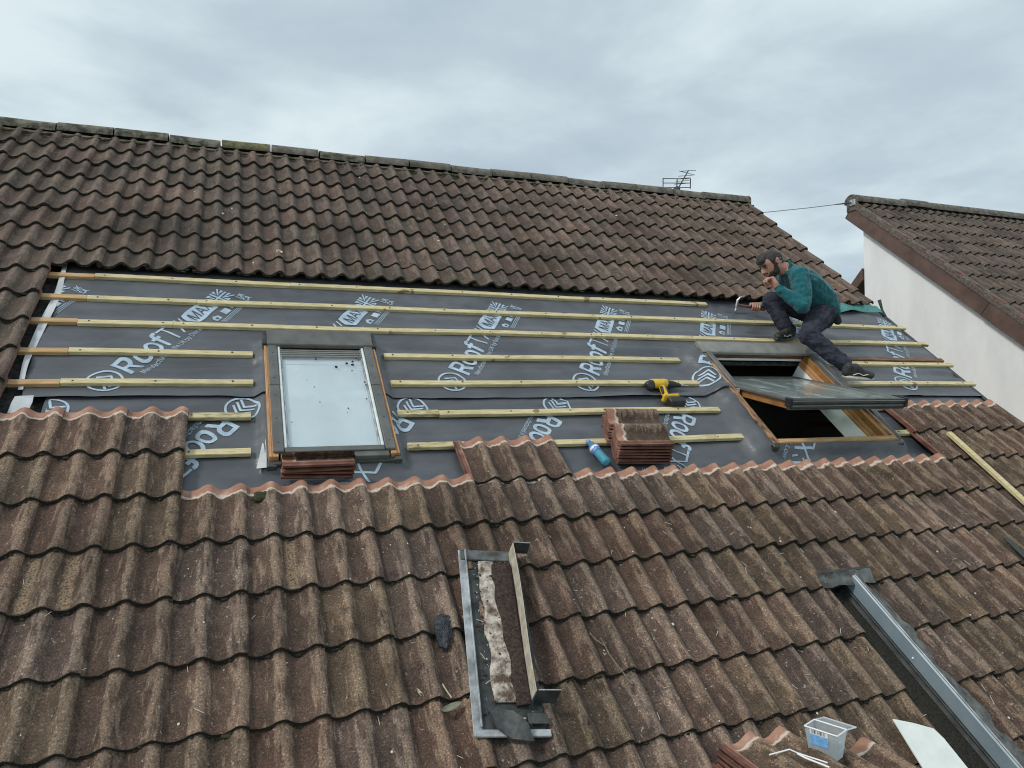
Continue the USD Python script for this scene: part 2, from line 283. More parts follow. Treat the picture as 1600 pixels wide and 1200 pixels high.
M['pane'] = MAT('window_glass', {'gg': ('geometry', {}), 'ns': ('noise_texture', {'scale': 3.2, 'detail': 7., 'roughness': .65, 'distortion': .5}), 'rs': ('rgb_ramp', {'ramp': [(.35, (.10, .10, .10)), (.70, (.26, .26, .26))]}), 'df': ('diffuse_bsdf', {'color': (.50, .56, .60)}), 'm0': ('mix_closure', {}), 't': ('transparent_bsdf', {'color': (.93, .95, .95)}), 'gl': ('glossy_bsdf', {'roughness': .06, 'color': (1, 1, 1)}), 'ge': ('geometry', {}), 'io': ('mix_float', {'a': 1.5, 'b': .6667}), 'f': ('fresnel', {}), 'mx': ('mix_closure', {})},  # patchy pale diffuse film painted in for graded sky reflection
                [('ge.backfacing', 'io.fac'), ('io.result', 'f.IOR'), ('f.fac', 'mx.fac'), ('gg.position', 'ns.vector'), ('ns.fac', 'rs.fac'), ('rs.color', 'm0.fac'), ('t.BSDF', 'm0.closure1'), ('df.BSDF', 'm0.closure2'), ('m0.closure', 'mx.closure1'), ('gl.BSDF', 'mx.closure2')], surface='mx.closure')
M['pane_smear_lift'] = MAT('smeared_lifted_glass', {'g': ('geometry', {}), 'mp': ('mapping', {'scale': (2.5, 1., 1.)}), 'n': ('noise_texture', {'scale': 4., 'detail': 4., 'roughness': .6, 'distortion': .6}), 'r': ('rgb_ramp', {'ramp': [(.44, (.20, .20, .20)), (.56, (.36, .36, .36)), (.62, (.75, .75, .75))]}),  # white smears, plus a pale diffuse layer added to brighten the glass
                 'd': ('diffuse_bsdf', {'color': (.56, .63, .61)}), 't': ('transparent_bsdf', {'color': (.80, .88, .85)}), 'gl': ('glossy_bsdf', {'roughness': .12}), 'io': ('mix_float', {'a': 1.52, 'b': .658}), 'f': ('fresnel', {}), 'm1': ('mix_closure', {}), 'mx': ('mix_closure', {})},
                [('g.position', 'mp.vector'), ('mp.vector', 'n.vector'), ('n.fac', 'r.fac'), ('r.color', 'm1.fac'), ('t.BSDF', 'm1.closure1'), ('d.BSDF', 'm1.closure2'), ('g.backfacing', 'io.fac'), ('io.result', 'f.IOR'), ('f.fac', 'mx.fac'), ('m1.closure', 'mx.closure1'), ('gl.BSDF', 'mx.closure2')], surface='mx.closure')
M['clear_plastic'] = MAT('clear_plastic', {'t': ('transparent_bsdf', {'color': (.86, .89, .90)}), 'd': ('principled_bsdf', {'base_color': (.62, .66, .68), 'roughness': .25}), 'mx': ('mix_closure', {'fac': .30})},
                [('t.BSDF', 'mx.closure1'), ('d.BSDF', 'mx.closure2')], surface='mx.closure')
M['bottle'] = MAT('blue_plastic', {'t': ('transparent_bsdf', {'color': (.42, .74, .82)}), 'd': ('principled_bsdf', {'base_color': (.12, .38, .48), 'roughness': .12}), 'mx': ('mix_closure', {'fac': .5})},
                [('t.BSDF', 'mx.closure1'), ('d.BSDF', 'mx.closure2')], surface='mx.closure')
M['water_in'] = simple('bottle_water', (.16, .42, .50), (.40, .66, .72), scale=24., rough=.1)
M['blue_label'] = simple('blue_label', (.10, .17, .50), (.20, .32, .66), scale=40., rough=.4)
M['tub_label'] = simple('tub_label', (.13, .36, .68), (.24, .48, .78), scale=50., rough=.4)
M['white'] = simple('white_paint', (.72, .73, .73), (.80, .80, .80), scale=20., rough=.5)
M['nails'] = simple('zinc_nails', (.10, .11, .05), (.40, .40, .30), scale=60., rough=.5, metal=.3)
M['yellow'] = simple('yellow_plastic', (.58, .34, .012), (.72, .46, .03), scale=30., rough=.4)
M['black_plastic'] = simple('black_plastic', (.010, .010, .011), (.020, .020, .021), scale=40., rough=.45)
M['steel'] = simple('steel', (.40, .40, .40), (.60, .60, .59), scale=30., rough=.35, metal=.85)
M['dark_steel'] = simple('dark_steel', (.08, .08, .085), (.14, .14, .145), scale=30., rough=.5, metal=.6)
M['hammer_wood'] = simple('hammer_handle', (.12, .045, .035), (.20, .08, .06), scale=20., rough=.5)
M['skin'] = simple('skin', (.40, .20, .145), (.47, .25, .185), scale=14., rough=.5, subsurface_weight=.15)
M['hair'] = simple('dark_hair', (.012, .010, .009), (.040, .032, .028), scale=120., rough=.6, bump=.6, bscale=160.)
M['beard'] = simple('dark_beard', (.016, .012, .010), (.045, .032, .025), scale=140., rough=.8, bump=.6, bscale=160.)
M['sweater'] = simple('teal_sweater', (.011, .092, .110), (.018, .128, .148), scale=30., rough=.95, bump=.35, bscale=120., spec=.15, sheen_weight=.25)
M['sweater_rib'] = simple('teal_rib', (.010, .082, .098), (.015, .108, .126), scale=60., rough=.95, spec=.15)
M['trousers'] = simple('navy_trousers', (.024, .025, .037), (.050, .052, .070), scale=18., rough=.9, bump=.3, bscale=80., spec=.2)
M['shoe'] = simple('black_shoe', (.014, .014, .014), (.045, .045, .042), scale=30., rough=.7)
M['sole'] = simple('pale_sole', (.55, .52, .44), (.70, .68, .60), scale=30., rough=.7)
M['eye'] = simple('eye', (.02, .015, .012), (.03, .02, .02), scale=30., rough=.2)
M['lips'] = simple('lips', (.26, .10, .085), (.30, .12, .10), scale=30., rough=.5)
M['wire'] = simple('grey_wire', (.10, .10, .11), (.16, .16, .17), scale=30., rough=.6)
M['leaf'] = simple('dry_leaf', (.40, .33, .20), (.62, .55, .38), scale=40., rough=.8)
M['leaf_green'] = simple('grey_green_leaf', (.12, .13, .09), (.25, .25, .18), scale=40., rough=.8)
M['twig'] = simple('twig', (.10, .075, .055), (.24, .19, .14), scale=40., rough=.9)
M['white_bit'] = simple('pale_chip', (.52, .48, .43), (.68, .64, .58), scale=40., rough=.9)

# ------------------------------------------------------------------ ground
g = trimesh.creation.box((1200, 1200, .2)); g.apply_translation((0, 0, -.1))
obj('ground', g, M['ground'], kind='structure')

# ------------------------------------------------------------------ tile shape
AMP, THK, TL, TW = .041, .021, .372, .30
def prof(x):
    t = np.mod(np.asarray(x, float) / .15, 1.0)
    up = .5 - .5 * np.cos(np.pi * np.clip((t - .28) / .55, 0, 1))
    s = np.mod(t - .83, 1.0) / .45
    dn = .5 + .5 * np.cos(np.pi * np.clip(s, 0, 1))
    w = np.where((t >= .28) & (t <= .83), up, dn)
    w = w ** 1.3
    drop = .010 * (1 - np.clip(np.asarray(x) / .045, 0, 1))
    z = AMP * w - np.where(np.asarray(x) < .2, drop, 0)
    return z, w
def tile_mesh(seed, left_lap=True, nx=21, lo=False, thk=None):
    THK_ = thk or THK
    """local x across (0..0.30, underlap to -0.03), y from lower edge (0) to head, z up; returns vertices, faces, uv"""
    rg = np.random.default_rng(seed)
    xs = np.linspace(0.0005, TW + .003, nx)
    if left_lap: xs = np.concatenate([[-.030, -.026, -.0255, -.004], xs])
    z, w = prof(xs)
    if left_lap:
        z[:4] = [.012, .012, .003, .003]; w[:4] = 0
    ys = np.array([0, .006, .16, .31, TL]) if not lo else np.array([0, .006, TL])
    chip = (rg.random(len(xs)) - .5) * .004; chip -= (rg.random(len(xs)) < .06) * rg.random(len(xs)) * -.006
    n, m = len(ys), len(xs)
    X = np.tile(xs, (n, 1)); Y = np.tile(ys[:, None], (1, m)); Z = np.tile(z, (n, 1))
    Y[:2] += chip; Z[0] -= .0035
    Z = Z + (.0012 * np.sin(ys * 9 + rg.random() * 6))[:, None]
    top = np.stack([X, Y, Z], -1)
    V, F, UV = [], [], []
    def add(grid, uv, rev=False):
        a, b = grid.shape[:2]; o = sum(len(q) for q in V)
        V.append(grid.reshape(-1, 3)); UV.append(uv.reshape(-1, 2))
        for i in range(a - 1):
            for j in range(b - 1):
                p0, p1, p2, p3 = o + i * b + j, o + i * b + j + 1, o + (i + 1) * b + j, o + (i + 1) * b + j + 1
                F.extend([(p0, p1, p3), (p0, p3, p2)] if not rev else [(p0, p3, p1), (p0, p2, p3)])
    uvt = np.stack([np.tile(w, (n, 1)), Y], -1)
    if left_lap: uvt[:, :4, 1] = 2.
    add(top, uvt)
    bot = np.stack([top[[0, -1]][..., 0], top[[0, -1]][..., 1], top[[0, -1]][..., 2] - THK_], -1); bot[0, :, 2] += .0035
    add(bot, np.full((2, m, 2), 2.), rev=True)
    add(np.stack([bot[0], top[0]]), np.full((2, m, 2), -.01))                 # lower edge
    add(np.stack([top[-1], bot[-1]]), np.full((2, m, 2), 2.))
    add(np.stack([np.stack([bot[0, 0], bot[1, 0]]), np.stack([top[0, 0], top[-1, 0]])], 1), np.full((2, 2, 2), 2.))
    add(np.stack([np.stack([bot[0, -1], bot[1, -1]]), np.stack([top[0, -1], top[-1, -1]])], 1), np.full((2, 2, 2), 2.), rev=True)
    return np.concatenate(V), np.array(F), np.concatenate(UV)
TILES = [tile_mesh(s) for s in range(10)]
TILES_LO = [tile_mesh(s, nx=15, lo=True) for s in range(6)]
HB, HH = .062, .032          # height of the trough above the membrane at the lower edge and at the head
def lay_tile(i, v_bot, seed, lo=False, jit=1.0, off=0.0):
    """tile whose right seam is column i, lower edge at v_bot -> roof coordinates"""
    rg = np.random.default_rng(1000 + seed)
    V, F, UV = (TILES_LO if lo else TILES)[seed % (6 if lo else 10)]
    V = V.copy()
    a = (rg.random() - .5) * .012 * jit; x, y = V[:, 0] - .15, V[:, 1]
    V[:, 0] = x * math.cos(a) - y * math.sin(a) + .15 + (rg.random() - .5) * .004 * jit
    V[:, 1] = x * math.sin(a) + y * math.cos(a) + (rg.random() - .5) * .007 * jit
    V[:, 2] += HB + (HH - HB) * V[:, 1] / TL + (rg.random() - .5) * .004 * jit + (V[:, 0] - .15) * (rg.random() - .5) * .012 * jit
    return V + np.array([(i - 1) * TW + off, v_bot, 0]), F, UV

# ------------------------------------------------------------------ the house
GU, GL_, VU, VL, OFFU = .31027, .31359, 3.1274, -.88717, -.0156
V_EAVE, V_APEX = -4.35, 3.20
U_L, U_R = -4.6, 6.10
house = thing('house', 'brown tiled house with its roof half stripped to black membrane and new battens', 'house', (0, 0, 0))
W1 = (.118, .822, -1.285, -.095)      # roof windows: u0, u1, v0, v1
W2 = (3.385, 4.535, -1.325, -.115)
# deck under everything, with openings under the two windows
def deck():
    parts = []
    us = sorted({U_L, W1[0] + .05, W1[1] - .05, W2[0] + .05, W2[1] - .05, U_R}); vs = sorted({V_EAVE, W1[2] + .05, W1[3] - .05, W2[2] + .05, W2[3] - .05, V_APEX})
    def hole(u, v): return any(w[0] + .05 < u < w[1] - .05 and w[2] + .05 < v < w[3] - .05 for w in (W1, W2))
    for a, b in zip(us, us[1:]):
        for c, d in zip(vs, vs[1:]):
            if not hole((a + b) / 2, (c + d) / 2): parts.append(roofed(trimesh.creation.box(bounds=((a, c, -.08), (b, d, -.045)))))
    return cat_(parts)
roof = obj('roof', deck(), M['felt'], house)
apex = RP((0, V_APEX, 0))
bk = trimesh.creation.box(bounds=((U_L, 0, -.05), (U_R, 6.5, 0)))
bv = bk.vertices.copy(); bk.vertices = np.stack([bv[:, 0], apex[1] + bv[:, 1] * CT + bv[:, 2] * ST, apex[2] - .012 - bv[:, 1] * ST + bv[:, 2] * CT], -1)
obj('back_slope', bk, M['tile_u2'], house, label='rear slope of the roof behind the ridge')

# which tiles are laid
laid = []      # (column, lower edge v, upper?)
removed_low = lambda r, i: (r >= 6 and i == 11)
for r in range(1, 14):
    vb = VU - r * GU
    short = .085 if r == 8 else 0.
    for i in range(-13, 21):
        if r <= 8 or i <= -4:
            laid.append((i, vb + (short if i > -4 else 0), 'u', r))
for r in range(1, 11):
    vb = VL - r * GL_
    for i in range(-13, 21):
        if r <= 2 and not (i <= -1 or i >= 17 or (r == 2 and i in (5, 6))): continue
        if removed_low(r, i): continue
        laid.append((i, vb, 'l', r))
def in_view(p, mx=1.02, my=1.02):
    d = p - CAM; z = d @ F_; 
    return z > .3 and abs(d @ R_ / z) < mx * 800 / 1156.3 and abs(d @ U_ / z) < my * 600 / 1156.3, z
cands = []
for k, (i, vb, wh, r) in enumerate(laid):
    c = RP((i * TW - .15 + (OFFU if wh == 'u' else 0), vb + .16, .06)); ok, z = in_view(c, 1.07, 1.09)
    cands.append((0 if ok else 1, z, k))
cands.sort()
single = {k for _, _, k in cands[:300]}
rest = {}
for k, (i, vb, wh, r) in enumerate(laid):
    V, F, UV = lay_tile(i, vb, k * 7 + 3, lo=False, off=OFFU if wh == 'u' else 0.0)
    bare = wh == 'l' and (r == 1 or (r == 2 and i in (5, 6)) or (r == 3 and -1 < i < 17))
    if not bare:
        UV = UV.copy(); q_ = (UV[:, 1] > .275) & (UV[:, 1] < 1); UV[q_, 1] = .275
    pick = np.random.default_rng(k + 50).random()
    if wh == 'u': mk = 'tile_u1' if pick < .45 else 'tile_u2' if pick < .75 else 'tile_u3'
    else:
        mk = 'tile_a' if pick < .40 else 'tile_b' if pick < .66 else 'tile_c' if pick < .80 else 'tile_d'
        if (r, i) in ((4, -2), (4, 1)): mk = 'tile_o'
        if i > 8 and pick > .70: mk = 'tile_c'
    if wh == 'l' and (r, i) == (4, 1): UV = UV.copy(); UV[V[:, 0] < (i - 1) * TW + .15, 0] = np.maximum(UV[V[:, 0] < (i - 1) * TW + .15, 0], .45)
    P = RP(V)
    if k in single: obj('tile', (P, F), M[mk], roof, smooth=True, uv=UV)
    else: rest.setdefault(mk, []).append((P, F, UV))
def join(lst):
    V, F, UV, o = [], [], [], 0
    for a, b, c in lst: V.append(a); F.append(b + o); UV.append(c); o += len(a)
    return (np.concatenate(V), np.concatenate(F)), np.concatenate(UV)
allrest = [t for l in rest.values() for t in l]
(mv, uvv) = join(allrest)
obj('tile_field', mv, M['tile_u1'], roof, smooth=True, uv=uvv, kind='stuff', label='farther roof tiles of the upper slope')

# ridge tiles
def ridge_tile(x0, x1, cy, cz, r, seed, tilt=0.):
    rg = np.random.default_rng(seed); n = 13; ang = np.linspace(-.12, math.pi + .12, n); xs = np.array([x0 + .004, x0 + .05, (x0 + x1) / 2, x1 - .05, x1 - .004])
    g1, g2 = [], []
    for x in xs:
        e = 1 + (rg.random(n) - .5) * .03
        g1.append(np.stack([np.full(n, x), cy - r * e * np.cos(ang), cz + r * e * .86 * np.sin(ang) + (x - x0) * tilt], 1))
    top = np.array(g1); ctr = np.stack([top[..., 0], np.full(top.shape[:2], cy), np.full(top.shape[:2], cz)], -1)
    bot = top - (top - ctr) / np.linalg.norm(top - ctr, axis=-1, keepdims=True) * .018
    n_, m_ = top.shape[:2]
    V = np.concatenate([top.reshape(-1, 3), bot.reshape(-1, 3)]); o = n_ * m_; F = []
    for i in range(n_ - 1):
        for j in range(m_ - 1):
            a, b, c, d = i * m_ + j, i * m_ + j + 1, (i + 1) * m_ + j, (i + 1) * m_ + j + 1
            F += [(a, c, b), (b, c, d), (o + a, o + b, o + c), (o + b, o + d, o + c)]
    for i, s in ((0, 1), (n_ - 1, -1)):
        for j in range(m_ - 1):
            a, b = i * m_ + j, i * m_ + j + 1; F += [(a, b, o + a), (b, o + b, o + a)] if s > 0 else [(a, o + a, b), (b, o + a, o + b)]
    return trimesh.Trimesh(V, np.array(F), process=False)
ay, az = apex[1], apex[2]
x = .27 - .46 * 8; k = 0
while x < 6.0:
    x1 = min(x + .46, 6.0)
    mossy = k == 7; green = k < 7 or k == 9
    obj('ridge_tile', ridge_tile(x + (.006 if k < 12 else .001), x1, ay, az + .034 + .005 * ((k * 7) % 3 - 1), .104, k, tilt=((k * 5) % 3 - 1) * .012), M['ridge_moss' if mossy else 'ridge_green' if green else 'ridge'], roof, smooth=30,
        label='ridge tile yellow with lichen' if mossy else None)
    x = x1; k += 1
# mortar bedding under the ridge
obj('ridge_bedding', cat_([RPm for RPm in [roofed(trimesh.creation.box(bounds=((U_L, 3.085, .0), (5.97, 3.12, .062))))]]), M['verge'], roof)
# ridge end cap block
obj('ridge_end', cbox(5.94, 6.02, ay - .10, ay + .10, az - .02, az + .115, .03), M['verge'], roof)

# ---- membrane
def smoothstep(a, b, x):
    t = np.clip((x - a) / (b - a), 0, 1); return t * t * (3 - 2 * t)
BV = [.6524, .3678, .0782, -.2408, -.5438, -.8596, -1.1641]
def memb_h(u, v, low=False):
    u, v = np.asarray(u, float), np.asarray(v, float)
    p = np.stack([u * 1.6, v * 5.5, np.zeros_like(u) + (7 if low else 0)], -1)
    h = (meshkit.fbm(p, 3, 3) - .5) * .030
    p2 = np.stack([u * 5 + v * 3, v * 9 - u * 2, np.zeros_like(u) + 3.3], -1); h = h + (meshkit.fbm(p2, 3, 9) - .5) * .018
    p3 = np.stack([u * .9 + v * 1.2, v * 15, np.zeros_like(u) + 9.1], -1); h = h + (meshkit.fbm(p3, 2, 12) - .5) * .024
    d = np.min(np.abs(v[..., None] - np.array(BV)), -1); h = h * smoothstep(.01, .10, d)          # held down by the battens
    side = smoothstep(W2[0] - .19, W2[0] - .02, u) * (1 - smoothstep(W2[1] + .0, W2[1] + .16, u)) * smoothstep(W2[2] - .09, W2[2] + .02, v) * (1 - smoothstep(W2[3] - .02, W2[3] + .06, v))
    h = h + .092 * side + .022 * side * (1 - side) * 4 * (meshkit.fbm(np.stack([u * 9, v * 3 + u * 6, u * 0], -1), 3, 21) - .5) * 2
    side1 = smoothstep(W1[0] - .07, W1[0] - .005, u) * (1 - smoothstep(W1[1] + .005, W1[1] + .07, u)) * smoothstep(W1[2] - .06, W1[2], v) * (1 - smoothstep(W1[3], W1[3] + .04, v))
    h = h + .04 * side1
    if low: h = h - .004
    else:
        edge = 1 - smoothstep(0, .06, v - V_LAP(u)); h = h + .006 + edge * (.004 + .016 * np.clip(meshkit.fbm(np.stack([u * 2.3, u * 0, u * 0], -1), 3, 5) - .45, 0, 1))
    return h
def V_LAP(u): return -.672 - .006 * np.asarray(u) + .012 * (meshkit.fbm(np.stack([np.asarray(u) * 1.7, np.asarray(u) * 0, np.asarray(u) * 0 + 2], -1), 2, 8) - .5)
def in_window(u, v, pad=.0): 
    r = np.zeros(np.shape(u), bool)
    for w in (W1, W2): r |= (u > w[0] + .018 - pad) & (u < w[1] - .018 + pad) & (v > w[2] + .02 - pad) & (v < w[3] - .02 + pad)
    return r
def memb_sheet(u0f, u1, v0, v1, low, step=.024):
    us = np.arange(-1.2, u1 + step, step); nv = int((v1 - v0) / step)
    G = np.zeros((nv + 1, len(us), 3))
    for j in range(nv + 1):
        t = j / nv
        va = (V_LAP(us) if not low else np.full(len(us), v0)); vv = va + (v1 - va) * t
        ul = u0f(vv); uu = ul + (us - us[0]) / (us[-1] - us[0]) * (u1 - ul)
        G[j, :, 0], G[j, :, 1] = uu, vv
    G[..., 2] = memb_h(G[..., 0], G[..., 1], low)
    n, m = G.shape[:2]; F = []
    cu = (G[:-1, :-1, 0] + G[1:, 1:, 0]) / 2; cv = (G[:-1, :-1, 1] + G[1:, 1:, 1]) / 2; keep = ~in_window(cu, cv)
    for i, j in zip(*np.nonzero(keep)):
        a = i * m + j; F += [(a, a + 1, a + m + 1), (a, a + m + 1, a + m)]
    return trimesh.Trimesh(RP(G.reshape(-1, 3)), np.array(F), process=False)
left_up = lambda v: -1.135 + .018 * np.sin(np.asarray(v) * 5.) + .03 * (np.asarray(v) > .3) * (np.asarray(v) - .3) - .0 * np.asarray(v)
left_lo = lambda v: np.full(np.shape(v), -1.02)
memb_up = obj('membrane', memb_sheet(left_up, 6.055, -.68, .96, False), M['membrane'], house, smooth=True, label='upper sheet of black roofing membrane')
memb_lo = obj('membrane', memb_sheet(left_lo, 6.03, -1.50, -.60, True), M['membrane'], house, smooth=True, label='lower sheet of black roofing membrane')
# pale turned-back edge of the membrane at its left end
vs = np.linspace(-.60, .86, 40); gg = np.stack([np.stack([left_up(vs) - .035 - .012 * np.sin(vs * 4 + 1) + (.0 if k == 0 else .037 + .012 * np.sin(vs * 4 + 1)), vs, .012 + .006 * np.sin(vs * 11) + .004 * k], -1) for k in (0, 1)], 1)
obj('membrane_edge', roofed(sheet(gg, (0, 0, 1), .0015)), M['membrane_pale'], house, smooth=True, label='pale turned back left edge of the membrane')
gg = np.array([[(-1.17, -.80, .012), (-1.08, -.80, .012)], [(-1.165, -.72, .02), (-1.07, -.715, .018)], [(-1.16, -.665, .018), (-1.075, -.655, .016)]])
obj('membrane_edge', roofed(sheet(gg, (0, 0, 1), .0015)), M['membrane_pale'], house)
# black right-hand edge turned over the verge
obj('membrane_verge', roofed(cat_([cbox(6.05, 6.085, -.86, .78, -.03, .012, .006)])), M['lead_dark'], house)

# ---- printed lettering of the membrane (conforms to the sheet)
def txt(s, h, bold=True, fit=None, x=0., y=0., shear=0.):
    m = meshkit.text_mesh(s, h, .0005, bold=bold); m.apply_translation(-np.array([m.bounds[0][0], 0, 0]))
    if fit: m.vertices[:, 0] *= fit / m.bounds[1][0]
    m.vertices[:, 0] += shear * m.vertices[:, 1]
    m.apply_translation((x, y, 0)); return m
def strip2(pts, w):
    from shapely.geometry import LineString
    return trimesh.creation.extrude_polygon(LineString(pts).buffer(w / 2, cap_style=2), .0005, engine='earcut')
def poly2(pts): return prism(pts, 0, .0005)
from shapely.geometry import Point, Polygon
def motif():
    pale, dark = [], []
    pale.append(trimesh.creation.extrude_polygon(Point(0, 0).buffer(.100, 24).difference(Point(0, 0).buffer(.086, 24)), .0005, engine='earcut'))
    for k, (cx, hw) in enumerate(((-.035, .052), (.0, .058), (.035, .058))):
        pale.append(strip2([(cx - hw * .55, hw), (cx + .018, 0), (cx - hw * .55, -hw)], .014))
    pale.append(txt('R', .150, fit=.115, x=.125, y=-.075, shear=.10))
    pale.append(txt('o', .150, fit=.098, x=.250, y=-.075, shear=.10)); pale.append(txt('o', .150, fit=.098, x=.352, y=-.075, shear=.10)); pale.append(txt('f', .150, fit=.075, x=.452, y=-.075, shear=.10))
    pale.append(strip2([(.545, .066), (.655, .066)], .016)); pale.append(strip2([(.600, .066), (.592, -.075)], .014))
    pale.append(strip2([(.655, .07), (.735, -.07)], .014)); pale.append(strip2([(.735, .07), (.650, -.07)], .014))
    pale.append(txt('Manufactured in the UK by Don & Low', .034, bold=False, fit=.66, x=.165, y=-.135))
    b0, b1, hw = .790, 1.030, .068
    pale.append(poly2([(b0 + .02, -hw), (b1, -hw), (b1, hw), (b0 + .02, hw), (b0 - .015, .0)]))
    pale.append(strip2([(b0 - .04, -.03), (b0 - .012, -hw)], .010)); pale.append(strip2([(b0 - .045, .01), (b0 - .01, hw)], .010))
    dark.append(txt('MAX', .080, bold=False, fit=.19, x=b0 + .030, y=-.040, shear=.12))
    f0, f1, fh = 1.045, 1.225, .068
    fw2, fc = (f1 - f0) / 2, (f0 + f1) / 2
    for sx in (-1, 1):
        for sy in (-1, 1):
            Q = lambda a, b: (fc + sx * a, sy * b)
            pale.append(poly2([Q(.018, .030), Q(.018, fh), Q(fw2 * .52, fh)][::1])); pale.append(poly2([Q(.034, .020), Q(fw2, .020), Q(fw2, fh * .62)]))
            pale.append(strip2([Q(.02, .018), Q(fw2, fh)], .010))
    pale.append(strip2([(f0, 0), (f1, 0)], .014)); pale.append(strip2([(fc, -fh), (fc, fh)], .014))
    # small marks below the banner
    pale.append(poly2([(.985, -.155), (1.045, -.155), (1.045, -.105), (.985, -.105)]))
    pale.append(poly2([(.885, -.150), (.945, -.150), (.945, -.118), (.915, -.095), (.885, -.118)])); dark.append(poly2([(.905, -.142), (.925, -.142), (.925, -.122), (.905, -.122)]))
    pale.append(strip2([(1.075, -.150), (1.075, -.115), (1.10, -.100), (1.125, -.115), (1.125, -.150)], .009)); pale.append(strip2([(1.09, -.128), (1.11, -.128)], .008))
    pale.append(txt('UK', .042, fit=.05, x=1.215, y=-.125)); pale.append(txt('CA', .042, fit=.05, x=1.215, y=-.175))
    for k in range(3): pale.append(strip2([(.90, -.172 - .012 * k), (1.12, -.172 - .012 * k)], .004))
    return cat_(pale), cat_(dark)
PALE, DARK = motif()
def top_faces(m):
    n = m.face_normals[:, 2] > .5; return trimesh.Trimesh(m.vertices, m.faces[n], process=False)
def fine(m, e=.03):
    v, f = trimesh.remesh.subdivide_to_size(m.vertices, m.faces, e, max_iter=8); return v, f
PALE, DARK = [fine(top_faces(m)) for m in (PALE, DARK)]
def imprint(u0, v0, ang, low, parent):
    c, s = math.cos(ang), math.sin(ang)
    for (v, f), mk, dh in ((PALE, 'print', .0035), (DARK, 'print_dark', .0065)):
        U = u0 + c * v[:, 0] - s * v[:, 1]; Vv = v0 + s * v[:, 0] + c * v[:, 1]
        cu, cv = U[f].mean(1), Vv[f].mean(1)
        ok = ~in_window(cu, cv, .01) & (cu < 6.03) & (cu > (-1.12 if not low else -1.0)) & (cv < .95) & (cv > -1.46)
        if low: ok &= cv < V_LAP(cu) - .004
        else: ok &= cv > V_LAP(cu) + .006
        if not ok.any(): continue
        ff = f[ok]; idx, inv = np.unique(ff, return_inverse=True)
        P = np.stack([U[idx], Vv[idx], memb_h(U[idx], Vv[idx], low) + dh], -1)
        obj('printed_lettering' if mk == 'print' else 'printed_mark', trimesh.Trimesh(RP(P), inv.reshape(-1, 3), process=False), M[mk], parent, smooth=True)
ANG = math.radians(58.8)
for u0 in (-1.765, -.752, .27, 1.31, 2.30, 3.30, 4.31, 5.35): imprint(u0, -.515, ANG, False, memb_up)
for u0 in (-.99, -.012, .995, 1.985, 3.02, 4.02): imprint(u0, -.770, ANG + math.pi + math.radians(-3), True, memb_lo)

# ---- battens
def batten(u0, u1, v, w=.046, h=.026, seed=0, dv=0.0, h0=.004):
    n = max(3, int((u1 - u0) / .22) + 1); us = np.linspace(u0, u1, n); rg = np.random.default_rng(seed + 77)
    ph = rg.random(4) * 6; wob = .0035 * np.sin(us * 1.7 + ph[0]) + .0025 * np.sin(us * 4.1 + ph[1]); hb = .0018 * np.sin(us * 2.3 + ph[2])
    c = .0025; sec = [(-w / 2 + c, 0), (w / 2 - c, 0), (w / 2, c), (w / 2, h - c), (w / 2 - c, h), (-w / 2 + c, h), (-w / 2, h - c), (-w / 2, c)]
    V = []; F = []; q = len(sec)
    for k, u in enumerate(us):
        for a, b in sec: V.append((u, v + a + wob[k] + dv * (u - u0), h0 + b + hb[k]))
    for k in range(n - 1):
        for j in range(q): a, b = k * q + j, k * q + (j + 1) % q; F += [(a, b, a + q), (b, b + q, a + q)]
    F += [(0, j + 1, j) for j in range(1, q - 1)] + [((n - 1) * q, (n - 1) * q + j, (n - 1) * q + j + 1) for j in range(1, q - 1)]
    m = trimesh.Trimesh(RP(np.array(V)), np.array(F), process=False); trimesh.repair.fix_normals(m); return m
BT = [(-1.32, -.950, BV[0], 'batten_old'), (-.948, .33, BV[0], 'batten'), (.332, 3.965, BV[0], 'batten'),
      (-1.32, -.958, BV[1], 'batten_old'), (-.956, -.30, BV[1], 'batten'), (-.298, 3.0, BV[1], 'batten'), (3.002, 6.115, BV[1], 'batten'),
      (-1.32, -.970, BV[2], 'batten_old'), (-.968, -.43, BV[2], 'batten'), (-.428, 2.6, BV[2], 'batten'), (2.602, 6.14, BV[2], 'batten'),
      (-1.32, -.973, BV[3], 'batten_old'), (-.971, .052, BV[3], 'batten'), (.888, 3.215, BV[3], 'batten'), (4.64, 6.135, BV[3] - .012, 'batten'), (4.72, 6.085, BV[3] + .052, 'batten_red'),
      (-1.32, -.968, BV[4], 'batten_old'), (-.966, .050, BV[4], 'batten'), (.890, 3.225, BV[4], 'batten'), (4.66, 6.125, BV[4], 'batten'),
      (-.34, .033, BV[5], 'batten_dirty'), (.882, 1.14, BV[5], 'batten_dirty'), (1.143, 3.230, BV[5], 'batten'), (4.66, 4.86, BV[5], 'batten'),
      (-.34, .029, BV[6], 'batten'), (.892, 1.24, BV[6], 'batten_dirty'), (1.72, 3.250, BV[6], 'batten'), (4.62, 4.86, BV[6], 'batten')]
for k, (a, b, v, mk) in enumerate(BT):
    bp_ = obj('batten', batten(a, b, v, seed=k), M[mk], house, smooth=30, label={'batten_old': 'short orange old batten end', 'batten_red': 'dark brown old batten', 'batten_dirty': 'stained pale batten'}.get(mk))
    for u_n in np.arange(a + .06, b, .42):
        obj('nail', roofed(cbox(u_n - .0055, u_n + .0055, v - .004, v + .007, .028, .0335, .0015)), M['dark_steel'], bp_)
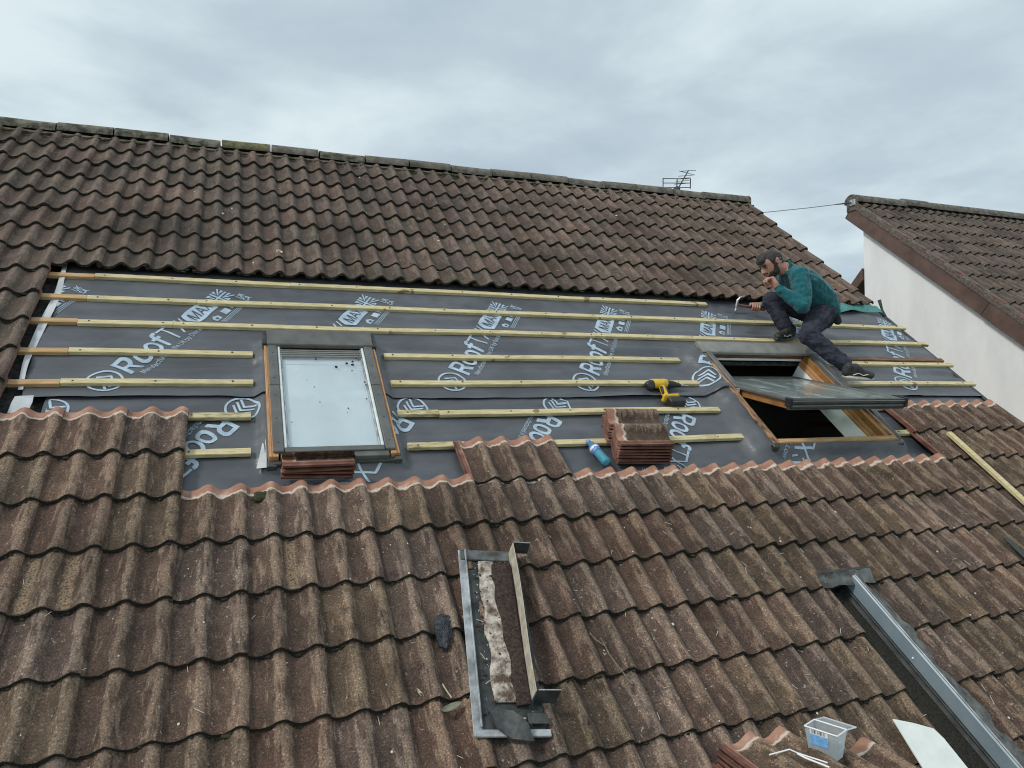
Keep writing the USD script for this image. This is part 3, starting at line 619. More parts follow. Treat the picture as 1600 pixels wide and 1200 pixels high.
# green felt tuft at the verge under the upper tiles
us = np.linspace(5.02, 6.02, 26); g2 = np.stack([np.stack([us, .62 + .02 * np.sin(us * 9) + kk * (.10 + .015 * np.sin(us * 23)), .035 + .012 * np.sin(us * 17 + kk) + .018 * kk], -1) for kk in (0, .5, 1)], 1)
obj('felt_edge', roofed(sheet(g2, (0, 0, 1), .002)), M['green_felt'], house, smooth=True, label='crumpled green felt under the upper tiles')
g3 = np.array([[(6.02, .60, .03), (6.07, .58, .02)], [(6.03, .68, .07), (6.07, .66, .05)], [(6.04, .75, .10), (6.065, .74, .12)]])
obj('felt_edge', roofed(sheet(g3, (0, 0, 1), .003)), M['lead_dark'], house)

# ---- roof window 1 (closed, pale pane)
def frame_strips(w, t, h0, h1, tb=None, c=.004):
    u0, u1, v0, v1 = w; tb = tb or t
    return cat_([rbox(u0, u0 + t, v0, v1, h0, h1, c), rbox(u1 - t, u1, v0, v1, h0, h1, c), rbox(u0 + t - .001, u1 - t + .001, v0, v0 + tb, h0 + .001, h1 - .001, c), rbox(u0 + t - .001, u1 - t + .001, v1 - tb, v1, h0 + .001, h1 - .001, c)])
w1 = obj('roof_window', cat_([rbox(W1[0], W1[0] + .05, W1[2] + .01, W1[3] - .1, -.06, .078), rbox(W1[1] - .05, W1[1], W1[2] + .01, W1[3] - .1, -.06, .078), rbox(W1[0], W1[1], W1[3] - .1, W1[3], -.06, .076)]), M['frame_wood'], house, label='closed roof window with a pale pane')
for m_ in ([rbox(W1[0] + .0135, W1[0] + .0155, W1[2] + .012, W1[3] - .1, .077, .0792, .0004), rbox(W1[1] - .0155, W1[1] - .0135, W1[2] + .012, W1[3] - .1, .077, .0792, .0004)]): obj('groove', m_, M['frame_wood_dark'], w1)
hood = prism([(W1[3] - .150, .075), (W1[3] - .150, .098), (W1[3] - .145, .104), (W1[3] - .01, .118), (W1[3], .112), (W1[3], .03), (W1[3] - .02, .03), (W1[3] - .02, .075)], W1[0] + .018, W1[1] - .018)
def along_u(m):   # polygon drawn in (v, h), extruded along u
    v = m.vertices.copy(); m.vertices = np.stack([v[:, 2], v[:, 0], v[:, 1]], -1); m.invert(); trimesh.repair.fix_normals(m); return roofed(m)
obj('top_cover', along_u(hood), M['clad'], w1)
for s, (a, b) in enumerate(((W1[0] + .022, W1[0] + .078), (W1[1] - .078, W1[1] - .022))):
    vm = -.66
    for (va, vb, dh) in ((W1[2] + .035, vm - .002, 0), (vm, W1[3] - .135, .0015)):
        cv = obj('side_cover', rbox(a, b, va, vb, .070, .094 + dh, .004), M['clad'], w1)
        for vv in np.linspace(va + .07, vb - .10, 3): obj('screw', roofed(cbox((a + b) / 2 - .004, (a + b) / 2 + .004, vv - .004, vv + .004, .0935 + dh, .0968 + dh, .001)), M['dark_steel'], cv)
iw = (W1[0] + .080, W1[1] - .080, W1[2] + .075, W1[3] - .150)
for a, b in ((iw[0], iw[0] + .016), (iw[1] - .016, iw[1])): obj('sash_side', rbox(a, b, iw[2] - .01, iw[3], .05, .086, .004), M['white_seal'], w1)
for a, b in ((iw[0] + .017, iw[0] + .026), (iw[1] - .026, iw[1] - .017)): obj('sash_bead', rbox(a, b, iw[2], iw[3] - .01, .05, .076, .002), M['alu'], w1)
obj('pane', rbox(iw[0] + .018, iw[1] - .018, iw[2] + .0, iw[3] - .01, .064, .068, .0005), M['pane'], w1)
obj('blind', rbox(iw[0] + .012, iw[1] - .012, iw[2] + .001, iw[3] - .10, .048, .052, .0005), M['blind'], w1, label='pale blind behind the pane')
obj('blind_rail', rbox(iw[0] + .012, iw[1] - .012, iw[3] - .155, iw[3] - .145, .0525, .056, .001), M['white'], w1)
for k in range(4):
    obj('ventilation_bar', rbox(iw[0] + .014, iw[1] - .014, iw[3] - .098 + k * .021, iw[3] - .088 + k * .021, .060, .080, .002), M['clad_pale'], w1)
obj('vent_back', rbox(iw[0] + .012, iw[1] - .012, iw[3] - .10, iw[3] - .01, .044, .05, .001), M['clad_dark'], w1)
obj('bottom_rail', cat_([rbox(W1[0] + .082, W1[1] - .082, W1[2] + .035, W1[2] + .074, .04, .088), rbox(W1[0] + .060, W1[1] - .060, W1[2] - .005, W1[2] + .036, .02, .078)]), M['clad'], w1)
for m_ in ([rbox(W1[0] + .02, W1[1] - .005, W1[2] - .018, W1[2] + .012, .01, .050), rbox(W1[0] - .012, W1[0] + .04, W1[2] - .03, W1[2] + .015, -.005, .045), rbox(W1[1] - .03, W1[1] + .012, W1[2] - .022, W1[2] + .018, .0, .06)]): obj('bottom_apron', m_, M['clad_dark'], w1)
for m_ in (rbox(W1[0] - .008, W1[0] + .02, W1[3] - .13, W1[3] - .004, .02, .095), rbox(W1[1] - .02, W1[1] + .010, W1[3] - .15, W1[3] - .004, .02, .098)): obj('corner_flashing', m_, M['lead_dark'], w1)
sp = []
rg = np.random.default_rng(4)
for (a, b, s) in [(.62, -.40, .009), (.66, -.38, .008), (.655, -.415, .010), (.70, -.36, .006), (.55, -.44, .010), (.685, -.345, .005), (.71, -.60, .006), (.715, -.63, .007), (.72, -.75, .006), (.70, -.77, .005), (.43, -.36, .006), (.43, -.34, .006), (.40, -.65, .004), (.42, -.80, .004), (.58, -.86, .005), (.25, -.98, .004), (.60, -.33, .005), (.645, -.48, .005), (.36, -.58, .003), (.57, -.90, .003), (.245, -.88, .003)]:
    e = trimesh.creation.icosphere(1, s); e.vertices *= (1, 1.25, .25); e.apply_translation((a, b, .0685)); sp.append(roofed(e))
obj('dirt_speck', cat_(sp), M['moss_and_gap_black'], w1, kind='stuff', label='dark specks of dirt on the pane')
# pale flap of membrane left of the window foot
vs = np.linspace(-1.31, -.95, 14); tt_ = np.clip((-.95 - vs) / .36, 0, 1); gg = np.stack([np.stack([.108 - (.004 + .050 * tt_ ** 1.3) * (1 - kk) , vs, .014 + .020 * kk + .016 * tt_ * (1 - kk)], -1) for kk in (0, .5, 1)], 1)
obj('membrane_flap', roofed(sheet(gg, (0, 0, 1), .0015)), M['membrane_pale'], house, smooth=True, label='pale curled membrane flap beside the closed window')

# ---- roof window 2 (open, sash swung out)
w2 = obj('roof_window', rbox(W2[0], W2[0] + .050, W2[2] + .012, W2[3] - .03, -.06, .094), M['frame_wood_dark'], house, label='open roof window with its glazed sash swung out')
obj('frame_side', rbox(W2[1] - .050, W2[1], W2[2] + .012, W2[3] - .03, -.06, .088), M['frame_wood_dark'], w2)
obj('head_lining', rbox(W2[0] + .048, W2[1] - .048, W2[3] - .085, W2[3] - .035, .018, .086), M['batten_red'], w2)
obj('head_trim', rbox(W2[0] + .060, W2[1] - .060, W2[3] - .086, W2[3] - .06, -.004, .0175, .002), M['plaster'], w2)
obj('lining', rbox(W2[1] - .088, W2[1] - .0505, W2[2] + .05, W2[3] - .09, -.040, .072), M['frame_varnish'], w2, label='varnished inner lining')
obj('lining', rbox(W2[0] + .0505, W2[0] + .075, W2[2] + .05, W2[3] - .09, -.040, .072), M['frame_varnish'], w2)
for m_ in ([rbox(W2[1] - .100, W2[1] - .0882, W2[2] + .05, W2[3] - .09, -.040, -.012), rbox(W2[1] - .094, W2[1] - .0882, W2[2] + .05, W2[3] - .09, -.008, .020)]): obj('lining_ledge', m_, M['frame_wood'], w2)
obj('sill', rbox(W2[0] + .048, W2[1] - .048, W2[2] + .010, W2[2] + .050, -.06, .099, .004), M['batten_old'], w2)
hood2 = prism([(W2[3] - .128, .082), (W2[3] - .130, .104), (W2[3] - .122, .110), (W2[3] - .005, .122), (W2[3] + .004, .116), (W2[3] + .004, .03), (W2[3] - .02, .03), (W2[3] - .02, .082)], W2[0] + .012, W2[1] + .004)
obj('top_cover', along_u(hood2), M['clad_pale'], w2)
for a, b in ((W2[0] + .046, W2[0] + .092), (W2[1] - .075, W2[1] - .022)):
    obj('side_cover', rbox(a, b, -.70, W2[3] - .12, .070, .108, .004), M['clad'], w2)
obj('lower_side_cover', rbox(W2[1] - .018, W2[1] + .012, W2[2] + .02, -.70, .02, .092, .004), M['clad_dark'], w2)
for m_ in ([rbox(W2[0] - .02, W2[0] - .001, W2[2] - .01, W2[3] - .01, .05, .085, .004), rbox(W2[0] - .02, W2[0] + .03, W2[2] - .025, W2[2] + .012, -.01, .092, .006), rbox(W2[1] - .04, W2[1] + .016, W2[2] - .02, W2[2] + .016, -.01, .075, .006)]): obj('outer_flashing', m_, M['lead_dark'], w2)
# plaster reveal going down from the lining, then the dark room
def reveal():
    a0, a1, b0, b1 = W2[0] + .076, W2[1] - .101, W2[2] + .051, W2[3] - .091; t = .02
    return cat_([rbox(a1, a1 + t, b0, b1 - .004, -.185, -.042, .001)])
obj('plaster_reveal', reveal(), M['plaster'], w2)
# sash: swung about the middle of the frame
PHI = math.radians(10.5); pv = RP((0, -.70, .098)); dS = np.array([0, math.cos(PHI), math.sin(PHI)]); nS = np.array([0, -math.sin(PHI), math.cos(PHI)])
def sashed(m): 
    v = m.vertices; return trimesh.Trimesh(np.stack([v[:, 0], np.zeros(len(v)), np.zeros(len(v))], -1) + np.array([0, pv[1], pv[2]]) + v[:, 1:2] * dS + v[:, 2:3] * nS, m.faces, process=False)
s0, s1 = W2[0] + .078, W2[1] - .090
sash = obj('sash', sashed(cat_([cbox(s0, s0 + .055, -.55, .52, -.062, -.008, .004), cbox(s1 - .055, s1, -.55, .52, -.062, -.008, .004), cbox(s0 + .05, s1 - .05, -.55, -.49, -.060, -.009, .004), cbox(s0 + .05, s1 - .05, .46, .52, -.06, -.009, .004)])), M['frame_varnish'], house + '/roof_window_001', label='timber sash frame')
obj('sash_cladding', sashed(cat_([cbox(s0 - .022, s0 + .040, -.572, .53, -.008, .014, .004), cbox(s1 - .040, s1 + .022, -.572, .53, -.008, .014, .004), cbox(s0 + .030, s1 - .030, .49, .53, -.0075, .0135, .004)])), M['clad'], w2)
obj('sash_rail', sashed(cat_([cbox(s0 - .024, s1 + .024, -.585, -.545, -.050, -.020, .003), cbox(s0 - .022, s1 + .022, -.592, -.540, -.018, .0145, .003), cbox(s0 - .02, s1 + .02, -.580, -.548, -.062, -.050, .002)])), M['clad_dark'], w2)
obj('sash_rail_trim', sashed(cat_([cbox(s0 - .020, s1 + .020, -.594, -.588, -.002, .004, .001), cbox(s0 - .02, s1 + .02, -.588, -.583, -.036, -.030, .001)])), M['clad_pale'], w2)
for m_ in ([cbox(s0 - .030, s0 - .008, -.596, -.535, -.04, .020, .004), cbox(s1 + .008, s1 + .034, -.600, -.530, -.045, .022, .004)]): obj('sash_corner', sashed(m_), M['black_plastic'], w2)
obj('pane', sashed(cbox(s0 + .036, s1 - .036, -.542, .492, .002, .007, .0008)), M['pane_smear_lift'], w2)
for m_ in ([sashed(cbox(s0 - .030, s0 - .022, -.05, .05, -.04, .0, .003)), sashed(cbox(s1 + .022, s1 + .030, -.05, .05, -.04, .0, .003))]): obj('pivot_plate', m_, M['steel'], w2)
c_ = RP((W2[1] - .103, W2[2] + .13, -.03)); obj('screw_eye', trimesh.creation.torus(.010, .003, 16, 8, transform=trimesh.transformations.translation_matrix(c_) @ trimesh.transformations.rotation_matrix(math.pi / 2, (0, 1, 0))), M['steel'], w2)
# room under the roof
rm = trimesh.creation.box(bounds=((1.8, -3.4, 4.4), (5.9, 2.0, 7.0))); 
ry0, ry1 = -2.9, 1.2
fl = trimesh.creation.box(bounds=((-.4, ry0, 4.35), (5.9, ry1, 4.45)))
wl = [trimesh.creation.box(bounds=((5.8, ry0, 4.45), (5.9, ry1, 9.0))), trimesh.creation.box(bounds=((-.5, ry0, 4.45), (-.4, ry1, 9.0))), trimesh.creation.box(bounds=((-.4, ry1, 4.45), (5.8, ry1 + .1, 8.35)))]
obj('room', cat_([fl, wl[2]]), M['room'], house, label='dark room seen through the open window')

# walls and eaves of the house (below the picture)
eave = RP((0, V_EAVE, 0)); by = apex[1] * 2 - eave[1]
obj('wall', trimesh.creation.box(bounds=((U_L + .1, eave[1] + .35, 0), (U_R - .12, eave[1] + .6, eave[2] + .05))), M['brick'], house)
obj('wall', trimesh.creation.box(bounds=((U_L + .1, by - .8, 0), (U_R - .12, by - .6, eave[2] + .05))), M['brick'], house)
for xw in (U_L + .1, U_R - .37):
    pg = prism([(eave[1] + .6, 0), (by - .8, 0), (by - .8, eave[2] + .02), (apex[1], apex[2] - .12), (eave[1] + .6, eave[2] + .02)], 0, .25)
    v = pg.vertices.copy(); pg.vertices = np.stack([v[:, 2] + xw, v[:, 0], v[:, 1]], -1); trimesh.repair.fix_normals(pg)
    obj('gable_wall', pg, M['brick'], house)
obj('verge_board', cat_([roofed(cbox(U_R - .11, U_R - .075, V_EAVE, V_APEX - .05, -.20, -.052, .004))]), M['barge'], house)
gut = [(x_, eave[1] - .06, eave[2] - .05) for x_ in (U_L, U_R)]
obj('gutter', tube(np.linspace(gut[0], gut[1], 4), .06, 10), M['black_plastic'], house)
# nib debris and moss along the lower course edges, packed to paint the lap shadow
def moss_blob(c, s, rg):
    e = trimesh.creation.icosphere(0 if s < .0075 else 1, 1.0); e.vertices *= (1 + .5 * (meshkit.noise(e.vertices * 2.3 + rg.random(3) * 50, 4) - .5))[:, None]
    e.vertices *= s * np.array([1.2 + rg.random(), .7 + .4 * rg.random(), .55]); e.apply_translation(c); return roofed(e)
rg = np.random.default_rng(8); ml = []; mu = []
for (i, vb, wh, r) in laid:
    c = RP((i * TW - .15, vb, .06)); ok, z = in_view(c, 1.05, 1.05)
    if not ok: continue
    n_m = rg.integers(14, 30) if z < 5.5 else rg.integers(8, 16)
    for _ in range(n_m):
        x_ = rg.random() * .3; zz, w_ = prof(np.array([x_]))
        if w_[0] > .55 and rg.random() < .6: continue
        s_ = .0025 + .0055 * rg.random() ** 2 + (.004 if rg.random() < .08 else 0)
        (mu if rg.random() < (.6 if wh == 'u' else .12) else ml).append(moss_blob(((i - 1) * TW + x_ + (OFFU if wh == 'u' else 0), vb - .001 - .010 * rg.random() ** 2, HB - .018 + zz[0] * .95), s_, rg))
obj('moss', cat_(mu), M['moss'], roof, smooth=True, kind='stuff', label='dark green moss packed along the shadow line under the tile edges')
obj('moss', cat_(ml), M['moss_and_gap_black'], roof, smooth=True, kind='stuff', label='black dirt and moss packed as a painted shadow line under lower tile edges')
rg = np.random.default_rng(88); dc = []
for (i, vb, wh, r) in laid:
    c = RP((i * TW - .15, vb, .06)); ok, z = in_view(c, 1.05, 1.05)
    if not ok or wh == 'u' or rg.random() < .35: continue
    x0_ = rg.choice([.03, .18]) + .03 * rg.random(); v0_ = vb - .015 - .05 * rg.random() ** 2
    for _ in range(rg.integers(6, 26)):
        x_ = float(np.clip(x0_ + rg.normal() * .028, .01, .29)); v_ = v0_ + rg.normal() * .022
        if v_ > vb + .01: continue
        zz, w_ = prof(np.array([x_])); dc.append(moss_blob(((i - 1) * TW + x_, v_, HB - .006 + (HH - HB) * (GL_ + v_ - vb) / TL + zz[0]), .0018 + .0035 * rg.random() ** 2, rg))
obj('dirt', cat_(dc), M['moss_and_gap_black'], roof, smooth=True, kind='stuff', label='dark crumbs of dirt in the tile troughs')
cl = [moss_blob((.075 + .05 * rg.random() - .02, -1.56 + .05 * rg.random(), HB - .004), .012 + .008 * rg.random(), rg) for _ in range(16)]
obj('moss', cat_(cl), M['moss'], roof, smooth=True, kind='stuff', label='clump of moss in a tile trough')
ys_ = [moss_blob((-3 + 9 * rg.random() ** 1.3, 3.03 + .03 * rg.random(), .075), .010 + .012 * rg.random(), rg) for _ in range(170)]
obj('moss', cat_(ys_), M['moss'], roof, smooth=True, kind='stuff', label='moss along the foot of the ridge tiles')

# ------------------------------------------------------------------ neighbouring house
NX, NY, NZ = 8.0, 2.75, 2.262 + Z0
def NP(p):      # (x along its ridge, distance down from ridge as -v, off the roof)
    p = np.asarray(p, float); x_, v_, h_ = p[..., 0], p[..., 1], p[..., 2]
    return np.stack([x_, NY + v_ * CT - h_ * ST, NZ + v_ * ST + h_ * CT], -1)
def nroof(m): return trimesh.Trimesh(NP(m.vertices), m.faces, process=False)
nh = thing('neighbour_house', 'white rendered house to the right with brown bargeboard and tiled roof', 'house', (NX, NY, 0))
nr = obj('roof', nroof(trimesh.creation.box(bounds=((NX + .02, -7.2, -.05), (NX + 9, 0, .0)))), M['felt'], nh)
k = 0
for r in range(-1, 14):
    vb = -(.485 + .318 * r)
    for i in range(1, 18):
        V, F, UV = TILES_LO[(k * 5 + r) % 6]; V = V.copy(); rg = np.random.default_rng(k + 4000)
        UV = UV.copy(); q_ = (UV[:, 1] > .275) & (UV[:, 1] < 1); UV[q_, 1] = .275
        V[:, 1] *= 1.0 if r >= 0 else .42; V[:, 2] += HB - .01 + (HH - HB) * V[:, 1] / TL + (rg.random() - .5) * .003; V[:, 1] += (rg.random() - .5) * .006
        V = V + np.array([NX + .005 + (i - 1) * TW, vb, 0]); k += 1
        obj('tile', (NP(V), F), M['tile_n1' if rg.random() < .7 else 'tile_u2'], nr, smooth=True, uv=UV)
x_ = NX - .03; k = 0
while x_ < NX + 8:
    mesh = ridge_tile(x_, x_ + .46, NY, NZ + .040 + (.02 if k == 2 else .010 if k > 2 else 0), .125, 60 + k); obj('ridge_tile', mesh, M['ridge'], nr, smooth=30); x_ += .455; k += 1
obj('ridge_end', cbox(NX - .035, NX + .02, NY - .11, NY + .09, NZ - .10, NZ + .125, .04), M['verge'], nr)
# verge mortar, bargeboard
n_ = 60; vv = np.linspace(-7.0, -.06, n_); rg = np.random.default_rng(5)
gv = np.stack([np.stack([np.full(n_, NX - .03), vv, .035 + .012 * rg.random(n_)], -1), np.stack([np.full(n_, NX - .005), vv, .052 + .010 * rg.random(n_)], -1), np.stack([np.full(n_, NX + .05), vv, .050 + .012 * rg.random(n_)], -1)], 1)
obj('verge', nroof(sheet(gv, (0, 0, 1), .06)), M['verge'], nr, smooth=30)
obj('bargeboard', cat_([nroof(cbox(NX - .02, NX + .015, -2.55, -.0, -.20, .030, .004)), nroof(cbox(NX - .024, NX + .012, -7.1, -2.556, -.205, .026, .004))]), M['barge'], nh)
# gable wall (a single pitch against a tall back wall)
f0 = NP((0, -7.0, -.06)); pg = prism([(f0[1] + .3, 0), (2.62, 0), (2.62, NZ - .16), (f0[1] + .3, f0[2] + .18)], 0, .3)
v = pg.vertices.copy(); pg.vertices = np.stack([v[:, 2] + NX + .05, v[:, 0], v[:, 1]], -1); trimesh.repair.fix_normals(pg)
obj('gable_wall', pg, M['render'], nh, label='white rendered gable wall')
obj('back_wall', trimesh.creation.box(bounds=((NX + .35, 2.40, 0), (NX + 8.8, 2.62, NZ - .38))), M['render'], nh)
obj('front_wall', trimesh.creation.box(bounds=((NX + .35, f0[1] + .35, 0), (NX + 8.8, f0[1] + .6, f0[2] + .1))), M['render'], nh)
bs = trimesh.creation.box(bounds=((NX + .02, 0, -.16), (NX + 8.8, 4.5, 0))); v = bs.vertices.copy()
bs.vertices = np.stack([v[:, 0], 2.63 + v[:, 1] * CT + v[:, 2] * ST * 0, Z0 + 1.36 - v[:, 1] * ST * 1.15 + v[:, 2]], -1)
obj('rear_roof', bs, M['barge'], nh)

# ------------------------------------------------------------------ tv aerial and wire
ae = thing('tv_aerial', 'small grey television aerial standing up behind the ridge', 'aerial', (6.10, 4.2, Z0 + 1.0))
P0 = lambda x_, y_, z_: np.array([x_, y_, z_ + Z0])
back_z = apex[2] - (4.2 - apex[1]) * math.tan(TH)
obj('mast', tube([np.array([6.09, 4.2, back_z - .05]), P0(6.10, 4.2, 2.76)], .016, 8), M['dark_steel'], ae)
obj('reflector', cat_([tube([P0(5.865, 4.2, 2.852), P0(6.34, 4.2, 2.895)], .006, 6), tube([P0(5.863, 4.2, 2.785), P0(6.34, 4.2, 2.83)], .006, 6), tube([P0(5.861, 4.2, 2.718), P0(6.339, 4.2, 2.763)], .006, 6), tube([P0(5.865, 4.2, 2.86), P0(5.861, 4.2, 2.71)], .008, 6), tube([P0(6.34, 4.2, 2.90), P0(6.335, 4.2, 2.745)], .008, 6), tube([P0(6.11, 4.2, 2.88), P0(6.095, 4.2, 2.73)], .009, 6)]), M['dark_steel'], ae)
bm = [P0(6.125, 4.2, 2.735), P0(6.44, 4.4, 3.09)]
obj('boom', tube([bm[0], bm[1]], .010, 6), M['dark_steel'], ae)
for k, (t_, hw) in enumerate(((.24, .11), (.40, .11), (.56, .11), (.70, .12), (.86, .135), (.99, .13))):
    c_ = bm[0] + t_ * (bm[1] - bm[0]); d_ = np.array([.93, -.1, .12 if k != 4 else -.16]); d_ /= np.linalg.norm(d_)
    obj('director', tube([c_ - d_ * hw, c_ + d_ * hw], .0045, 6), M['dark_steel'], ae)
obj('clamp', cbox(6.06, 6.14, 4.16, 4.24, 2.70 + Z0, 2.75 + Z0, .01), M['dark_steel'], ae)
wp = [np.array([NX - .03, 2.72, 2.29 + Z0]), np.array([7.86, 2.80, 2.285 + Z0]), np.array([7.6, 3.15, 2.295 + Z0]), np.array([7.3, 3.6, 2.325 + Z0]), np.array([6.6, 4.6, 2.42 + Z0]), np.array([5.95, 5.6, 2.55 + Z0])]
wr = thing('overhead_wire', 'thin grey wire strung to the ridge end of the white house', 'wire', wp[0])
obj('cable', tube(wp[1:], .005, 6), M['wire'], wr); obj('insulator', tube([wp[0], wp[0] * .5 + wp[1] * .5, wp[1], wp[1] * .8 + wp[2] * .2], [.012, .010, .011, .007], 8), M['dark_steel'], wr)
obj('bracket', cbox(NX - .05, NX + .0, 2.66, 2.76, 2.24 + Z0, 2.33 + Z0, .008), M['steel'], wr)
obj('far_bracket', tube([np.array([5.95, 5.6, back_z - (5.6 - 4.2) * math.tan(TH) - .05]), np.array([5.95, 5.6, 2.57 + Z0])], .02, 8), M['dark_steel'], wr)
# ------------------------------------------------------------------ loose tiles in stacks
def stack_tile(seed, origin, ex, ey, ez, label, mk, group=None, wclip=None, name='loose_tile', lo=False):
    V, F, UV = tile_mesh(seed, nx=25, thk=.0145)
    V = V.copy()
    if wclip: V[:, 0] = np.minimum(V[:, 0], wclip)
    P = np.asarray(origin) + V[:, :1] * ex + V[:, 1:2] * ey + V[:, 2:] * ez
    path = obj(name, (P, F), M[mk], smooth=True, uv=UV, label=label, cat='roof tile', group=group)
    return path
def RD(d): return RP(d) - RP((0, 0, 0))
EU, EV, EH = RD((1., 0, 0)), RD((0, 1., 0)), RD((0, 0, 1.))
names = ['lowest', 'second lowest', 'third from the bottom', 'fourth from the bottom', 'third from the top', 'second from the top', 'topmost']
rg = np.random.default_rng(3)
for k in range(7):
    a = math.radians(-2 + (rg.random() - .5) * 2.0); ca, sa = math.cos(a), math.sin(a)
    ex = EV * ca - EU * sa; ey = -EU * ca - EV * sa
    o = RP((2.545 + .008 * (rg.random() - .5) - .002 * k, -1.375 + .004 * k, .030 + .0222 * k))
    stack_tile(200 + k, o, ex, ey, EH, f'{names[k]} tile of the neat stack beside the blue bottle', ['tile_a', 'tile_d'][k % 2], 'tiles stacked beside the bottle')
cuts = ['bottom cut tile', 'second cut tile up', 'third cut tile up', 'top cut tile']
for k in range(4):
    a = math.radians([-2.0, -2.5, 1.0, .5][k]); ca, sa = math.cos(a), math.sin(a)
    ex = EV * ca - EU * sa; ey = -EU * ca - EV * sa
    hk = [.056, .078, .103, .128][k]
    o = RP((.545 + [.0, .004, .012, .006][k], -1.402 + [0, .006, .012, .018][k], hk)); 
    stack_tile(300 + k, o, ex, ey, EH, f'{cuts[k]} in the red pile under the closed window', 'tile_d', 'cut tiles under the closed window', wclip=.040)
# level stack at the bottom of the picture
SO = np.array([1.800, -2.588, -1.892 + Z0]); yw = math.radians(-2); exC = np.array([math.cos(yw), math.sin(yw), 0]); eyC = np.array([-math.sin(yw), math.cos(yw), 0])
nm = ['topmost', 'second', 'third', 'fourth', 'fifth', 'sixth', 'seventh']
for k in range(7):
    dd = rg.random(2) * .014 - .007
    o = SO + np.array([.03 + dd[0] - .006 * k, -TL + dd[1], -.024 * k])
    stack_tile(400 + k, o, exC, eyC, np.array([0, 0, 1.]), f'{nm[k]} tile down in the left-hand pile beside the plastic tub', ['tile_c', 'tile_a', 'tile_d'][k % 3], 'tiles stacked under the plastic tub')
for k in range(6):
    dd = rg.random(2) * .014 - .007
    o = SO + np.array([.345 + dd[0], -.145 - TL + dd[1], -.034 - .024 * k])
    stack_tile(420 + k, o, exC, eyC, np.array([0, 0, 1.]), f'{nm[k]} tile down in the right-hand pile carrying the plastic tub', ['tile_a', 'tile_c', 'tile_d'][k % 3], 'tiles stacked under the plastic tub')
bent = [SO + np.array(p) for p in ((.105, -.20, .042), (.19, -.215, .055), (.215, -.24, .045), (.27, -.33, .040))]
st_ = thing('plastic_strip', 'bent white plastic strip lying on the stack beside the tub', 'strip', bent[0])
obj('strip', tube(bent, .003, 6), M['white'], st_); obj('strip_end', tube([bent[1] + (.01, -.03, -.004), bent[2] + (.0, -.03, -.002), bent[3] + (-.02, -.03, 0)], .004, 6), M['white'], st_)

# plastic tub of nails
TO = SO + np.array([.352, -.235, .013]); ty = math.radians(-68); tx, tyv = np.array([math.cos(ty), math.sin(ty), 0]), np.array([-math.sin(ty), math.cos(ty), 0])
def tubp(m): return trimesh.Trimesh(TO + m.vertices[:, :1] * tx + m.vertices[:, 1:2] * tyv + m.vertices[:, 2:] * np.array([0, 0, 1.]), m.faces, process=False)
def frustum(w0, d0, w1, d1, z0, z1):
    return trimesh.convex.convex_hull(np.array([(sx * w / 2, sy * d / 2, z) for (w, d, z) in ((w0, d0, z0), (w1, d1, z1)) for sx in (-1, 1) for sy in (-1, 1)]))
tub = thing('plastic_tub', 'clear plastic tub of nails with a blue label and its lid hinged open', 'tub', TO)
W0, D0, W1t, D1t, HT = .104, .066, .132, .086, .108
def wall4(t=.002):
    parts = []
    for sx in (-1, 1): parts.append(trimesh.convex.convex_hull(np.array([(sx * (w / 2 - o_), sy * d / 2, z) for (w, d, z) in ((W0, D0, 0), (W1t, D1t, HT)) for sy in (-1, 1) for o_ in (0, t)])))
    for sy in (-1, 1): parts.append(trimesh.convex.convex_hull(np.array([(sx * w / 2, sy * (d / 2 - o_), z) for (w, d, z) in ((W0, D0, 0), (W1t, D1t, HT)) for sx in (-1, 1) for o_ in (0, t)])))
    parts.append(frustum(W0, D0, W0, D0, 0, .002)); return cat_(parts)
obj('body', tubp(wall4()), M['clear_plastic'], tub)
rim = [(sx * W1t / 2, sy * D1t / 2, HT) for sx, sy in ((-1, -1), (1, -1), (1, 1), (-1, 1), (-1, -1))]
obj('rim', tubp(cat_([tube([rim[i], rim[i + 1]], .0032, 6) for i in range(4)])), M['white'], tub)
ld = cbox(-W1t / 2, W1t / 2, 0, D1t, -.002, .003, .001); la = math.radians(28); v = ld.vertices.copy(); ld.vertices = np.stack([v[:, 0], D1t / 2 + v[:, 1] * .985, HT - v[:, 1] * .17 + v[:, 2]], -1)
obj('lid', tubp(ld), M['clear_plastic'], tub); obj('lid_rim', tubp(cat_([tube([ld.vertices[np.argmin(ld.vertices @ np.array(a_))], ld.vertices[np.argmin(ld.vertices @ np.array(b_))]], .003, 6) for a_, b_ in (((10, -1, 0), (-10, -1, 0)), ((10, -1, 0), (10, 1, 0)), ((-10, -1, 0), (-10, 1, 0)))])), M['white'], tub)
rn = np.random.default_rng(6); nl = []
for _ in range(170):
    c_ = np.array([(rn.random() - .5) * .088, (rn.random() - .5) * .052, .008 + rn.random() * .055]); d_ = rn.normal(size=3) * (1, 1, .5); d_ /= np.linalg.norm(d_)
    nl.append(tube([c_ - d_ * .011, c_ + d_ * .011], .0016, 4))
obj('nails', tubp(cat_(nl)), M['nails'], tub, kind='stuff')
lb = cbox(-.045, .028, -.0012, 0, 0, .040, .0004); v = lb.vertices.copy(); lb.vertices = np.stack([v[:, 0], -D0 / 2 - (D1t - D0) / 2 * (v[:, 2] + .045) / HT + v[:, 1], v[:, 2] + .045], -1)
lbl = obj('label', tubp(lb), M['tub_label'], tub)
lw = cbox(-.045, .028, -.0012, 0, 0, .026, .0004); v = lw.vertices.copy(); lw.vertices = np.stack([v[:, 0], -D0 / 2 - (D1t - D0) / 2 * (v[:, 2] + .086) / HT + v[:, 1], v[:, 2] + .086], -1)
lwp = obj('label', tubp(lw), M['white'], tub)
bars = []
